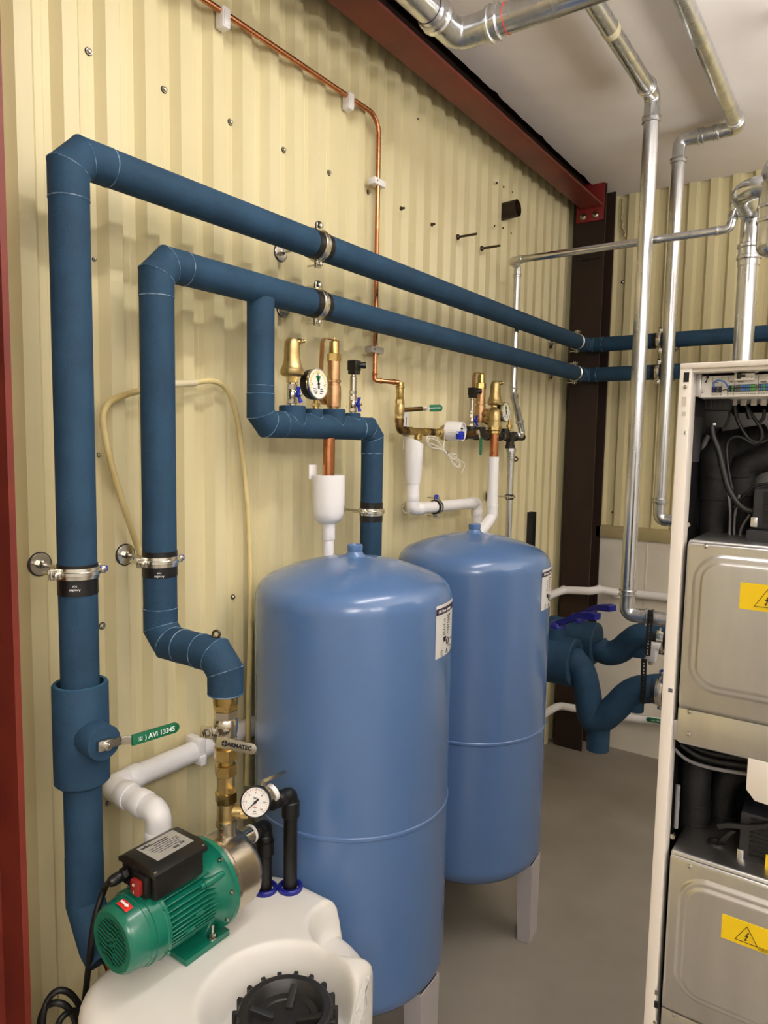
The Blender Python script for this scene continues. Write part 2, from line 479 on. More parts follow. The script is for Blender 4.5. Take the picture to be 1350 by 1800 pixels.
# ================================================================== BLUE INSULATED MAINS
RB = .0368
X1, Y1, Z1 = -1.286, .79, 2.186
X2, Y2, Z2 = -1.298, .995, 2.034
YB = 3.665
p = thing('insulated_pipe', 'upper blue foam-insulated pipe, with the green lever valve on its near riser', 'pipe', (X1, Y1, .6))
insul_run(p, [(X1, Y1, .725), (X1, Y1, Z1), (X1, YB, Z1), (.9, YB, Z1)], RB)
mb = MB(); mb.tube([(X1, Y1, .80), (X1, Y1, .70), (X1 + .05, Y1 - .005, .632), (X1 + .075, Y1 - .005, .612)], RB + .0006, 32); mb.build('foam_elbow', 'foam_blue', p, sharp=25)
mb = MB(); mb.cyl((X1 + .05, Y1 + .005, .64), (X1 + .14, Y1 + .01, .52), .0175); mb.build('copper_end', 'copper_stained', p)
# valve cover sleeve and lever
vb = MB(); zc0, zc1, RC = .958, 1.166, .0535
vb.lathe((X1, Y1, zc0), Z, [(0, RB), (0, RC - .006), (.006, RC), (zc1 - zc0 - .003, RC), (zc1 - zc0, RC - .002), (zc1 - zc0, RB + .008), (zc1 - zc0 - .02, RB + .007), (zc1 - zc0 - .024, RB - .001)], 36, caps=False)
vc = vb.build('valve_cover', 'foam_blue', p)
vb = MB(); vb.lathe((X1, Y1, zc1), Z, [(0, RC - .002), (.0006, RC - .003), (.0006, RB + .0085), (0, RB + .0078)], 36, caps=False); vb.build('cut_edge', 'foam_cut', vc)
zh = 1.066
dirv = V((.985, -.10, 0)).normalized()
hub0 = V((X1, Y1, zh)) + dirv * .035; hub1 = V((X1, Y1, zh)) + dirv * .094
MB().lathe(hub0, dirv, [(0, .035), (.055, .035), (.058, .033), (.058, .0005)], 32).build('valve_neck', 'foam_blue', p)
def lever(root, hub, axis, along, length, grip_mat, grip_from=.38, wd=.017, tilt=0., grip_label=None, nut='steel', th=.0035, label=None):
    """ball valve lever: nut, cranked steel strap, plastic grip. axis = stem, along = lever direction"""
    axis, along = V(axis).normalized(), V(along).normalized(); side = axis.cross(along).normalized()
    k = MB(); k.hexa(hub - axis * .002, hub + axis * .010, .0095); k.cyl(hub + axis * .008, hub + axis * .014, .0045); n = k.build('stem_nut', nut, root)
    L = length
    pts = [(-.016, 0), (L * .2, 0), (L * .36, .014), (L * .97, .014 + tilt)]
    sb = MB()
    def strip(a0, a1, w, t, mbx, endr=False):
        A = hub + along * a0[0] + axis * a0[1]; B = hub + along * a1[0] + axis * a1[1]
        d = (B - A); mbx.box((A + B) / 2, (d.length + t * .6, w, t), u=d.normalized(), v=side, bev=t * .3)
    strip(pts[0], pts[1], wd, th, sb); strip(pts[1], pts[2], wd, th, sb); strip(pts[2], (L * .5, .014 + tilt * .2), wd, th, sb)
    lv = sb.build('lever', 'steel', root)
    A = hub + along * (L * grip_from) + axis * .014; B = hub + along * L + axis * (.014 + tilt)
    d = (B - A).normalized(); nrm = d.cross(side).normalized()
    if nrm.dot(axis) < 0: nrm = -nrm
    w2 = wd * .62; Lg = (B - A).length
    pg = [(0, -w2), (Lg - w2, -w2)] + [(Lg - w2 + w2 * math.sin(math.pi * j / 8), -w2 * math.cos(math.pi * j / 8)) for j in range(1, 8)] + [(Lg - w2, w2), (0, w2)]
    sg = side if d.cross(side).dot(nrm) > 0 else -side
    gb = MB().prism(pg, A - nrm * th, d, sg, th * 2.2, bev=.0012)
    g = gb.build('grip', grip_mat, lv)
    if label: g['label'] = label
    return lv, g, A, d, sg, nrm, Lg, th
hubp = hub1 + dirv * .004
end = at(312, 1276, x=hubp.x + .03)
al = end - hubp; LL = al.length; al = (al - dirv * al.dot(dirv)).normalized()
kb = MB(); kb.box(hubp + al * -.002, (.03, .022, .012), u=al, v=dirv.cross(al), bev=.003); kb.build('valve_bracket', 'steel', p)
lv, g, A, d, sg, nrm, Lg, th = lever(p, hubp + dirv * .004, dirv, al, LL, 'green_plastic', grip_from=.30, label='green plastic grip with white lettering')
fa = A + nrm * (th * 1.25)
text('AVi 1334S', .0142, 'ink_white', lv, fa + d * (Lg * .60), d, sg, bold=.0002)
text('ON\nOFF', .0052, 'ink_white', lv, fa + d * (Lg * .15), d, sg)
text(')', .014, 'ink_white', lv, fa + d * (Lg * .26), d, sg)

p2 = thing('insulated_pipe', 'lower blue foam-insulated pipe, from the brass pump fittings up and along the wall', 'pipe', (X2, Y2, 1.15))
XO = -1.088                                                # pump outlet
insul_run(p2, [(XO, Y2, 1.148), (XO, Y2, 1.205), (X2, Y2, 1.205), (X2, Y2, Z2), (X2, YB, Z2), (.9, YB, Z2)], RB, L=.075, c=.03)
b_ = thing('insulated_manifold', 'blue foam-insulated branch pipe stepping down from the lower pipe behind the front blue tank', 'pipe', (X2, 1.31, 1.3))
RM = .0345; YM0, YM1, ZM = 1.308, 1.795, 1.700
insul_run(b_, [(X2, YM0, Z2 - RB * .6), (X2, YM0, ZM), (X2, YM1, ZM), (X2, YM1, 1.18)], RM, L=.075, c=.026)
mb = MB(); mb.tor((X2, YM0, 1.795), Z, RM - .0003, .0012); mb.build('glue_seam', 'glue', b_)

# ------------------------------------------------------------------ clamps
clamp('pipe_clamp', 'steel clamp with blue lock on the near riser of the upper blue pipe', 'clamps on the blue pipes', (X1, Y1, 1.391), Z, -X, RB, abs(RIDGE - X1), ear=Y, blo=.043, bhi=.017)
clamp('pipe_clamp', 'steel clamp with blue lock on the riser of the lower blue pipe', 'clamps on the blue pipes', (X2, Y2, 1.387), Z, -X, RB, abs(RIDGE - X2), ear=Y, blo=.034, bhi=.022)
clamp('pipe_clamp', 'steel clamp on the upper horizontal blue pipe, right of the first risers', 'clamps on the blue pipes', (X1, 1.512, Z1), Y, -X, RB, abs(RIDGE - X1), ear=Z, capcol='black_plastic')
clamp('pipe_clamp', 'steel clamp on the lower horizontal blue pipe, above the first brass air vent', 'clamps on the blue pipes', (X2, 1.523, Z2), Y, -X, RB, abs(RIDGE - X2), ear=Z, capcol='black_plastic')
clamp('pipe_clamp', 'steel clamp on the upper blue pipe in front of the corner column', 'clamps on the blue pipes', (X1, 3.515, Z1), Y, -X, RB, abs(RIDGE - X1), ear=Z, band=False, capcol=None)
clamp('pipe_clamp', 'steel clamp on the lower blue pipe in front of the corner column', 'clamps on the blue pipes', (X2, 3.535, Z2), Y, -X, RB, abs(RIDGE - X2), ear=Z, band=False, capcol=None)
clamp('pipe_clamp', 'steel clamp on the upper blue pipe along the end wall', 'clamps on the blue pipes', (at(1160, 600, y=YB).x, YB, Z1), X, Y, RB, BV - YB - .002, ear=Z, capcol='black_plastic')
clamp('pipe_clamp', 'steel clamp on the lower blue pipe along the end wall', 'clamps on the blue pipes', (at(1157, 657, y=YB).x, YB, Z2), X, Y, RB, BV - YB - .002, ear=Z, capcol='black_plastic')
clamp('pipe_clamp', 'steel clamp on the blue branch pipe just behind the front blue tank', 'clamps on the blue pipes', (X2, YM1, at(655, 899, x=X2).z), Z, -X, RM, abs(RIDGE - X2), ear=Y, capcol=None)
for i, (cx, cy, cz, r) in enumerate(((X1, Y1, 1.391, RB), (X2, Y2, 1.387, RB))):
    t = [o for o in bpy.data.objects if o.name.startswith('pipe_clamp')][i]
    a = math.radians(-40); n = V((math.cos(a), math.sin(a), 0)); u = Z.cross(n)
    o = V((cx, cy, cz)) + n * (r + .0018)
    text('Armaflex', .007, 'ink_white', t, o - Z * .030, -u, -Z, sx=.8)
    text('TOP', .0045, 'ink_white', t, o - Z * .022, -u, -Z)

# ================================================================== BLUE TANKS
TR = .2575
def tank(cx, cy, label, lab_ang, seam_z, rot, LZ=1.2):
    t = thing('expansion_tank', label, 'pressure tank', (cx, cy, 0), 'blue pressure tanks')
    zt, zb = 1.255, .205
    prof = [(0, .001)]
    for k in range(1, 13):     # bottom dome
        a = math.pi / 2 * k / 12; prof.append((.095 * (1 - math.cos(a)), TR * math.sin(a) ** .8))
    top = []
    # torispherical head
    for k in range(0, 9):
        a = math.pi / 2 * k / 8 * .78; top.append((zt + .062 * math.sin(a), TR - .062 + .062 * math.cos(a)))
    z0, r0 = top[-1]
    for k in range(1, 15):
        f = 1 - k / 14; top.append((z0 + (1.362 - z0) * (1 - f ** 1.9), max(r0 * f, .024)))
    top = [q for q in top if q[1] > .024] + [(1.363, .024)]
    prof = [(zb + a, r) for a, r in prof] + [(zb + .1, TR), (seam_z - .006, TR), (seam_z - .004, TR + .0022), (seam_z, TR + .003), (seam_z + .004, TR + .0022), (seam_z + .006, TR)] + top
    MB().lathe((cx, cy, 0), Z, prof, 96).build('shell', 'tank_blue', t, sharp=30)
    MB().lathe((cx, cy, 1.352), Z, [(-.004, .048), (.004, .036), (.014, .024), (.022, .0195), (.026, .0205), (.038, .0205), (.040, .0185), (.040, .013), (.036, .012), (.036, .0005)], 28).build('top_nozzle', 'tank_blue', t)
    lv = MB(); n = 14; a0 = lab_ang; wd = .46; z1, z0 = LZ + .066, LZ - .066
    def arc(z, rr): return [V((cx + rr * math.cos(a0 + wd * (k / n - .5)), cy + rr * math.sin(a0 + wd * (k / n - .5)), z)) for k in range(n + 1)]
    A = lv.ring(arc(z0, TR + .0008)); B = lv.ring(arc(z1, TR + .0008))
    for k in range(n): lv.face((A[k], A[k + 1], B[k + 1], B[k]))
    lb = lab(lv.build('label', 'white_label', t), 'white printed label with a dark purple header')
    hb = MB(); A = hb.ring(arc(z1 - .024, TR + .0014)); B = hb.ring(arc(z1 - .008, TR + .0014))
    for k in range(n): hb.face((A[k], A[k + 1], B[k + 1], B[k]))
    hb.build('header_band', 'ink_purple', lb)
    def onlab(f, z): 
        a = a0 + wd * f; nn = V((math.cos(a), math.sin(a), 0)); return V((cx, cy, z)) + nn * (TR + .0016), Z.cross(nn)
    def ltext(s, size, f, z, m='ink', al='CENTER'):
        # per-character so that the line follows the curve
        k = len(s); adv = size * .62 / TR / wd
        o, u = onlab(f, z); text(s, size, m, lb, o, u, Z, align=al, bold=.0001)
    for ch, f in zip(('IMI', 'Pneu', 'matex'), (-.36, -.18, .08)): ltext(ch, .0105, f, z1 - .0165, 'ink_white')
    ltext('------', .0062, .1, z1 - .034)
    rows = [('---', '-----'), ('--', '------'), ('-- --', '-----'), ('- -', '---'), ('-- --', '----'), ('-- ---', '---'), ('- --', '---')]
    for i, (k, v_) in enumerate(rows):
        z = z1 - .040 - i * .0062
        ltext(k, .0045, -.1, z, al='RIGHT'); ltext(v_, .0048, 0.02, z, al='LEFT')
    ltext('|||||||||||', .006, -.12, z1 - .086); ltext('|||||||||', .006, -.12, z1 - .092)
    o, u = onlab(.05, z0 + .034); MB().tor(o, u.cross(Z), .0085, .0011, 20, 5).build('emblem', 'ink', lb)
    ltext('----', .007, .3, z0 + .034); ltext('-------', .0042, .15, z0 + .02)
    o, u = onlab(.02, z0 + .009)
    tb = MB(); tb.closed([o + u * x + Z * y for x, y in ((-.006, -.004), (.006, -.004), (0, .007))], .0006, 5); tb.build('warning_triangle', 'ink', lb)
    for q in (-.25, .3):
        for i in range(4): ltext('------', .0032, q, z0 + .016 - i * .0042, 'ink_grey')
    # three folded feet
    for k in range(3):
        a = rot + k * 2 * math.pi / 3; n_ = V((math.cos(a), math.sin(a), 0)); s = V((-n_.y, n_.x, 0))
        fb = MB(); r_o = TR - .002
        def row(z, hw, dp): return [V((cx, cy, z)) + n_ * x + s * y for x, y in ((r_o - dp, -hw), (r_o, -hw), (r_o, hw), (r_o - dp, hw), (r_o - dp, hw - .003), (r_o - .003, hw - .003), (r_o - .003, -hw + .003), (r_o - dp, -hw + .003))]
        A = fb.ring(row(0, .042, .042)); B = fb.ring(row(.275, .048, .052)); fb.bridge(A, B); fb.cap(A, True); fb.cap(B)
        fb.build('foot', 'leg_grey', t, sharp=25)
    return t
T1 = tank(-1.109, 1.463, 'nearer of the two tall blue pressure tanks, behind the white water tank', math.radians(10.5), .728, math.radians(2))
T2 = tank(-1.108, 2.130, 'farther of the two tall blue pressure tanks, its grey foot visible on the floor', math.radians(8), .728, math.radians(6))

# ================================================================== MANIFOLD FITTINGS
def butterfly(root, hub, axis, up, size=.021):
    """small blue butterfly handle on a stem along axis; wings along up"""
    hub, axis, up = V(hub), V(axis).normalized(), V(up).normalized(); s = axis.cross(up)
    k = MB(); k.lathe(hub, axis, [(0, .0065), (.010, .0065), (.012, .005), (.012, .001)], 16)
    for sg in (1, -1):
        prev = None
        for f, w_, off in ((0, .0055, .006), (.45, .0042, .007), (.7, .0055, .009), (1.0, .0065, .010)):
            c = hub + up * sg * size * f + axis * off
            r = k.ring([c - s * w_ - axis * .002, c + s * w_ - axis * .002, c + s * w_ + axis * .002, c - s * w_ + axis * .002])
            if prev: k.bridge(prev, r)
            else: k.cap(r, True)
            prev = r
        k.cap(prev)
    h = k.build('butterfly_handle', 'blue_plastic', root, sharp=30)
    MB().hexa(hub + axis * .011, hub + axis * .017, .005).build('stem_nut', 'steel', h)

def small_valve(root, base, h, r, hd=None, hup=Z):
    """nickel-plated mini ball valve rising from base"""
    b = V(base); k = MB()
    k.lathe(b, Z, [(0, r * .8), (h * .1, r * .8), (h * .12, r)], 18, caps=True)
    k.hexa(b + Z * h * .1, b + Z * h * .3, r * 1.1)
    k.lathe(b + Z * h * .28, Z, [(0, r * .85), (h * .06, r * 1.0), (h * .2, r * 1.08), (h * .34, r * 1.0), (h * .4, r * .85)], 20)
    k.hexa(b + Z * h * .68, b + Z * h * .92, r * 1.08); k.lathe(b + Z * h * .9, Z, [(0, r * .85), (h * .1, r * .85)], 18)
    k.build('ball_valve', 'nickel', root)
    if hd:
        st = V(hd).normalized()
        MB().cyl(b + Z * h * .47, b + Z * h * .47 + st * r * 1.5, r * .42, 14).build('valve_stem', 'nickel', root)
        butterfly(root, b + Z * h * .47 + st * r * 1.3, st, hup)

VG = 'brass air vents on the manifolds'
def air_vent(base, label, valve=True, hd=X, body_up=0.):
    b = V(base); t = thing('air_vent', label, 'air vent', b, VG)
    z = 0.
    if valve:
        small_valve(t, b, .064, .0135, hd, V((0, -.25, 1))); z = .064
    z += body_up
    if body_up: MB().cyl(b - Z * .004, b + Z * z, .0125, 20).build('riser_nipple', 'brass_cast', t)
    k = MB(); k.hexa(b + Z * (z - .002), b + Z * (z + .018), .0155); k.build('hex_nut', 'brass', t)
    z += .016
    k = MB()
    k.lathe(b + Z * z, Z, [(0, .024), (.003, .0295), (.006, .0312), (.017, .0312), (.0185, .0295), (.024, .0275), (.036, .0232), (.05, .0215), (.07, .0214), (.086, .0198), (.096, .0165), (.099, .013), (.1, .006), (.1, .0003)], 36)
    k.build('float_body', 'brass_cast', t)
    d = V((.75, .62, .14)).normalized(); q = b + Z * (z + .088)
    k = MB(); k.cyl(q, q + d * .021, .0085, 16); k.hexa(q + d * .021, q + d * .027, .0085); k.cyl(q + d * .026, q + d * .033, .005, 12)
    k.box(q + d * .033, (.015, .004, .006), u=d.cross(Z).normalized(), v=Z, bev=.001); k.build('bleed_screw', 'brass', t)
    return t

def dial_gauge(c, nrm, R, depth, label, group=None, stem_to=None, sector=True, cat='pressure gauge', stem_mat='brass', tick='dial_yellow', body='black_plastic', bezel='zinc_bright', up=Z, needle_deg=95, root=None):
    c, n = V(c), V(nrm).normalized(); u = V(up).cross(n).normalized(); v = n.cross(u)
    t = root or thing('pressure_gauge', label, cat, stem_to or c, group)
    MB().lathe(c - n * depth, n, [(0, R * .82), (depth * .1, R * .95), (depth * .3, R), (depth - .003, R)], 40).build('case', body, t)
    MB().lathe(c - n * .006, n, [(0, R), (0, R * 1.03), (.006, R * 1.035), (.009, R * 1.0), (.0095, R * .95), (.006, R * .92)], 44, caps=False).build('bezel', bezel, t)
    f = MB().lathe(c, n, [(0, R * .965), (.001, R * .96)], 44).build('dial', 'dial_white', t)
    z = c + n * .0014
    def pol(a, r): a = math.radians(a); return z + u * math.cos(a) * r + v * math.sin(a) * r
    if sector:
        k = MB(); ctr = [z + n * .0002] + [pol(a, R * .56) + n * .0002 for a in range(62, 122, 6)]
        k.face(k.ring(ctr)); k.build('green_sector', 'dial_green', f)
        for a in range(-20, 201, 11):
            k = MB(); k.box(pol(a, R * .78), (R * .17, R * .07, .0003), u=(pol(a, 1) - z).normalized(), v=n.cross((pol(a, 1) - z).normalized())); k.build('tick', tick, f)
        for i, (x, y) in enumerate(((-.35, -.34), (.3, -.34), (-.32, -.48), (.34, -.48), (-.26, -.62), (.24, -.62), (-.62, -.06), (.62, -.06))):
            text(('----', '---', '-----', '----', '---', '---', '-', '-')[i], R * .14, 'ink', f, z + u * x * R + v * y * R, u, v)
    else:
        for i, a in enumerate(range(225, -46, -9)):
            big = i % 5 == 0
            k = MB(); k.box(pol(a, R * .8), (R * (.16 if big else .08), R * .022, .0003), u=(pol(a, 1) - z).normalized(), v=n.cross((pol(a, 1) - z).normalized())); k.build('tick', 'ink' if big else 'ink_red', f)
        for s_, a in zip(('0', '2', '4', '6', '8', '10', '16'), range(225, -46, -45)): text(s_, R * .17, 'ink', f, pol(a, R * .6), u, v)
        text('bar', R * .2, 'ink', f, z + v * R * .28, u, v); text('---', R * .13, 'ink_red', f, z - v * R * .35, u, v)
        text('---', R * .11, 'ink_grey', f, z - v * R * .58, u, v); text('------', R * .09, 'ink_grey', f, z - v * R * .72, u, v)
    a = math.radians(needle_deg); d = u * math.cos(a) + v * math.sin(a); s = n.cross(d)
    k = MB(); k.prism([(-R * .3, -R * .07), (R * .0, -R * .05), (R * .72, -R * .008), (R * .72, R * .008), (0, R * .05), (-R * .3, R * .07)], z + n * .001, d, s, .0008)
    k.lathe(z + n * .001, n, [(0, R * .1), (.002, R * .09)], 14); k.build('needle', 'ink', t)
    if stem_to:
        b = V(stem_to); top = V((b.x, b.y, c.z - R * .9)); k = MB(); L = top.z - b.z
        k.cyl(b, b + Z * L * .3, .0085, 18); k.hexa(b + Z * L * .28, b + Z * L * .58, .0125); k.cyl(b + Z * L * .5, top + Z * R * .2, .007, 18)
        k.build('stem', stem_mat, t)
    return t

SVG_ = 'bronze safety valves on the manifolds'
def safety_valve(base, label, lever_dir=-Y, out=None):
    b = V(base); t = thing('safety_valve', label, 'safety valve', b, SVG_)
    k = MB(); k.lathe(b, Z, [(0, .014), (.006, .014), (.006, .0205), (.034, .0215), (.066, .0205), (.0675, .017), (.075, .017), (.0755, .0195), (.082, .0195), (.083, .0185), (.136, .018), (.137, .015)], 32)
    k.hexa(b + Z * .075, b + Z * .083, .0215)
    k.build('body', 'bronze', t)
    if out is not None:
        o = V(out).normalized(); MB().lathe(b + Z * .034, o, [(0, .016), (.022, .016), (.024, .021), (.038, .021), (.038, .015)], 24).build('outlet', 'bronze', t)
    MB().hexa(b + Z * .134, b + Z * .157, .0205).build('hex_bonnet', 'brass', t)
    MB().lathe(b + Z * .156, Z, [(0, .0155), (.004, .0145), (.034, .014), (.035, .012), (.035, .0005)], 28).build('cap', 'brass', t)
    d = V(lever_dir).normalized(); s = Z.cross(d); q = b + Z * .194
    lb = MB(); w_ = .0075
    pts = [(-.016, 0), (.008, .0015), (.036, .002), (.047, -.003), (.052, -.014), (.054, -.05), (.058, -.096)]
    P = [q + d * x + Z * z for x, z in pts]
    prev = None
    for i, c in enumerate(P):
        tng = (P[min(i + 1, len(P) - 1)] - P[max(i - 1, 0)]).normalized(); nn = tng.cross(s).normalized() * .0011
        r = lb.ring([c + s * w_ + nn, c - s * w_ + nn, c - s * w_ - nn, c + s * w_ - nn])
        if prev: lb.bridge(prev, r)
        else: lb.cap(r, True)
        prev = r
    lb.cap(prev); lb.build('test_lever', 'bronze', t, sharp=30)
    MB().cyl(q - Z * .002, q + Z * .008, .003, 10).build('lever_pin', 'brass', t)
    return t

def sensor(base, label, hd=X):
    b = V(base); t = thing('pressure_sensor', label, 'pressure sensor', b, 'pressure sensors with black plugs')
    small_valve(t, b, .059, .0112, hd, V((0, -.1, 1)))
    k = MB(); k.hexa(b + Z * .059, b + Z * .068, .0115); k.lathe(b + Z * .068, Z, [(0, .0098), (.042, .0098), (.044, .007), (.055, .007)], 20)
    k.build('sensor_body', 'steel', t)
    k = MB(); k.bx(b + V((-.010, -.013, .117)), b + V((.016, .013, .128)), bev=.001); k.bx(b + V((-.012, -.0145, .127)), b + V((.018, .0145, .157)), bev=.002)
    c = k.build('plug', 'black_plastic', t)
    d = V((.8, .6, 0)).normalized(); q = b + V((.008, .008, .144))
    k = MB(); k.lathe(q, d, [(0, .0075), (.012, .0075), (.012, .0095), (.024, .0095), (.026, .0085), (.026, .005), (.012, .0048)], 20, caps=False); k.build('cable_gland', 'black_plastic', c)
    return t

def ty(px, x=X2): return at(px, 735, x=x).y
ZT = 1.752
for px, r, h in ((514, .036, ZT), (551, .0265, ZT - .004), (586.5, .034, ZT), (620, .024, ZT - .007)):
    y = ty(px); k = MB(); k.lathe((X2, y, ZM), Z, [(0, r), (h - ZM - .003, r), (h - ZM, r - .003), (h - ZM, .003)], 32); k.build('fitting_collar', 'foam_blue', b_)
    k = MB(); pts = []
    for j in range(40):
        a = 2 * math.pi * j / 40; dx, dy = r * math.cos(a), r * math.sin(a)
        if abs(dx) > RM: dx = math.copysign(RM, dx)
        pts.append((X2 + dx * 1.01, y + dy * 1.01, ZM + math.sqrt(max(0, RM * RM - dx * dx))))
    k.closed(pts, .0011, 5); k.build('glue_seam', 'glue', b_)
air_vent((X2, ty(513), ZT - .002), 'brass air vent on blue ball valve, at the left end of the blue insulated manifold')
gy = ty(551)
dial_gauge(at(559, 675, x=X2 + .036), (1, .0, .04), .041, .034, 'black gauge with green sector in front of the bronze valve on the blue manifold', 'black dial gauges', stem_to=(X2 + .012, ty(549), ZT - .006))
safety_valve((X2, ty(586), ZT), 'bronze safety valve with bent copper lever on the blue insulated manifold', out=-X)
sensor((X2, ty(620), ZT - .01), 'black-plugged pressure sensor on the right end of the blue insulated manifold')

# discharge of the blue manifold: copper stub, white funnel, white drain
fy = at(578, 800, x=X2).y
t = thing('drain_pipe', 'short vertical copper pipe dropping from the blue manifold into the white funnel', 'pipe', (X2, fy, 1.55))
MB().cyl((X2, fy, ZM - RM + .004), (X2, fy, 1.535), .0172, 24).build('pipe', 'copper', t)
t = thing('funnel', 'white plastic drain funnel under the copper stub, behind the front blue tank', 'funnel', (X2, fy, 1.29))
k = MB(); R_ = .047
def dshape(r, z, f=1.):
    pts = []
    for j in range(28):
        a = 2 * math.pi * j / 28
        x, y = r * math.cos(a), r * math.sin(a); x = max(x, -r * .55)
        pts.append((X2 - .005 + x, fy + .004 + y, z))
    return k.ring(pts)
rs = [dshape(r, z) for r, z in ((.026, 1.422), (.034, 1.428), (.043, 1.438), (.0475, 1.455), (.049, 1.485), (.0495, 1.563), (.047, 1.563), (.046, 1.485), (.038, 1.445), (.018, 1.44))]
for a, b in zip(rs, rs[1:]): k.bridge(a, b)
k.lathe((X2, fy + .002, 1.375), Z, [(0, .0185), (.003, .0195), (.05, .0195), (.058, .026)], 26, caps=False)
k.build('cup', 'white_plastic', t)
k = MB(); k.bx((X2 - .038, fy - .045, 1.55), (X2 - .034, fy - .012, 1.592), bev=.0015); k.build('fixing_tab', 'white_plastic', t)
MB().cyl((X2, fy + .002, 1.20), (X2, fy + .002, 1.378), .0165, 24).build('drain_spout', 'white_plastic', t)

# ================================================================== COPPER SUPPLY LINE ON THE WALL
XC = -1.405
t = thing('copper_pipe', 'thin copper pipe running down along the upper wall to the brass filling valve', 'pipe', at(660, 400, x=XC))
A0, A1 = at(360, 0, x=XC), at(640, 188.5, x=XC); zc_ = A1.z + .0; slope = (A1.z - A0.z) / (A1.y - A0.y)
cv = at(663, 400, x=XC).y
top = A0 + (A1 - A0).normalized() * -((A0.y - .70) / (A1 - A0).normalized().y); cor = V((XC, cv, A0.z + slope * (cv - A0.y)))
e1 = at(660, 669, x=XC); e2 = at(700, 672, x=XC + .035)
XV = -1.345
zlow = e1.z
pts = [top, cor, (XC, cv, zlow + .03)]
k = MB(); sweep(k, fillet(pts, .055, 12), .0077, 16); k.build('pipe', 'copper', t)
vy = at(703, 700, x=XV).y
ev = V((XV, vy, zlow - .004))
# crimped corner fittings: down, along the wall, down
dd = (ev - V((XC, cv, zlow))).normalized()
press_run(t, [(XC, cv, zlow + .05), (XC, cv, zlow), (XV, vy, zlow - .004), (XV, vy, zlow - .05)], .0077, .014, 'copper', style='copper', n=18)
def clip(c, axis, out, label, sz=(.026, .05, .03)):
    """white snap clip around a thin pipe"""
    c = V(c); a = V(axis).normalized(); o = V(out).normalized(); s = a.cross(o)
    t = thing('pipe_clip', label, 'pipe clip', c, 'clips on the copper pipe')
    k = MB(); k.box(c - o * .002 + s * .014, (sz[0], sz[1], sz[2]), u=a, v=s, bev=.005, seg=3); k.build('clip_body', 'white_plastic', t)
    k = MB(); k.box(c + o * .0132 + s * .016, (sz[0] * .75, sz[1] * .7, .002), u=a, v=s, bev=.0008); k.build('clip_lid', 'white_plastic', t)
for px, py, l in ((393, 37, 'white clip on the sloping copper pipe, nearest the top edge of the picture'), (613, 182, 'white clip on the sloping copper pipe, just before it bends down')):
    q = at(px, py - 6, x=XC); q.z = A0.z + slope * (q.y - A0.y)
    clip(q, (A1 - A0), X, l)
for px, py, l, mt in ((665, 322, 'white clip on the vertical copper pipe above the blue pipes', 'white_plastic'), (662, 616, 'grey clip on the vertical copper pipe below the blue pipes', 'grey_plastic')):
    q = V((XC, cv, at(px, py, x=XC).z)); t = thing('pipe_clip', l, 'pipe clip', q, 'clips on the copper pipe')
    k = MB(); k.box(q - X * .003, (.03, .062 if mt == 'white_plastic' else .07, .021), u=X, v=Y, bev=.003); k.build('clip_body', mt, t)
    k = MB(); k.cyl(q + V((.0125, -.02, 0)), q + V((.0135, -.02, 0)), .0025, 10); k.build('clip_hole', 'hole_dark', t)

# ================================================================== FILLING VALVE, WATER METER
zv = at(703, 757, x=XV).z
t = thing('filling_valve', 'brass filling valve with green lever, upright under the thin copper pipe', 'valve', (XV, vy, zv))
def zz(py): return at(703, py, x=XV).z
k = MB(); k.lathe((XV, vy, zz(704)), Z, [(0, .011), (.004, .013), (zz(683) - zz(704), .0125), (zz(682) - zz(704), .0145), (zz(679) - zz(704), .0145), (zz(678) - zz(704), .0115), (zz(672) - zz(704), .011)], 22); k.build('compression_end', 'brass', t)
k = MB(); k.hexa((XV, vy, zz(712)), (XV, vy, zz(702)), .0155); k.lathe((XV, vy, zz(732)), Z, [(0, .0145), (.01, .0165), (.03, .0165), (.042, .014)], 22); k.hexa((XV, vy, zz(738)), (XV, vy, zz(730)), .0155); k.build('valve_body', 'brass_cast', t)
st = V((.25, .97, .0)).normalized(); sp0 = V((XV, vy, zz(721)))
s1 = at(742, 718.5, x=XV + .03); stv = (s1 - sp0)
MB().cyl(sp0, s1, .0078, 18).build('stem_extension', 'old_brass', t)
d = stv.normalized(); k = MB(); k.hexa(s1 - d * .002, s1 + d * .012, .009); k.box(s1 + d * .014, (.012, .014, .014), u=d, v=Z, bev=.002); k.build('stem_nut', 'zinc_bright', t)
k = MB(); k.box(s1 + d * .028, (.03, .0025, .019), u=d, v=Z, bev=.0006); lv = k.build('lever', 'heatpump_white', t)
k = MB(); L_ = .058; pg = [(0, -.012), (L_ - .012, -.012)] + [(L_ - .012 + .012 * math.sin(math.pi * j / 8), -.012 * math.cos(math.pi * j / 8)) for j in range(1, 8)] + [(L_ - .012, .012), (0, .012)]
d2 = (d + V((0, 0, -.03))).normalized(); u_ = Z - d2 * d2.z; u_.normalize(); nn = d2.cross(u_)
k.prism(pg, s1 + d * .036 - nn * .0025, d2, u_, .005, bev=.0012); g = k.build('grip', 'green_plastic', lv); g['label'] = 'green plastic grip'
text('AVi 1334S', .0085, 'ink_white', lv, s1 + d * .036 + d2 * .030 + nn * .0026, d2, u_)
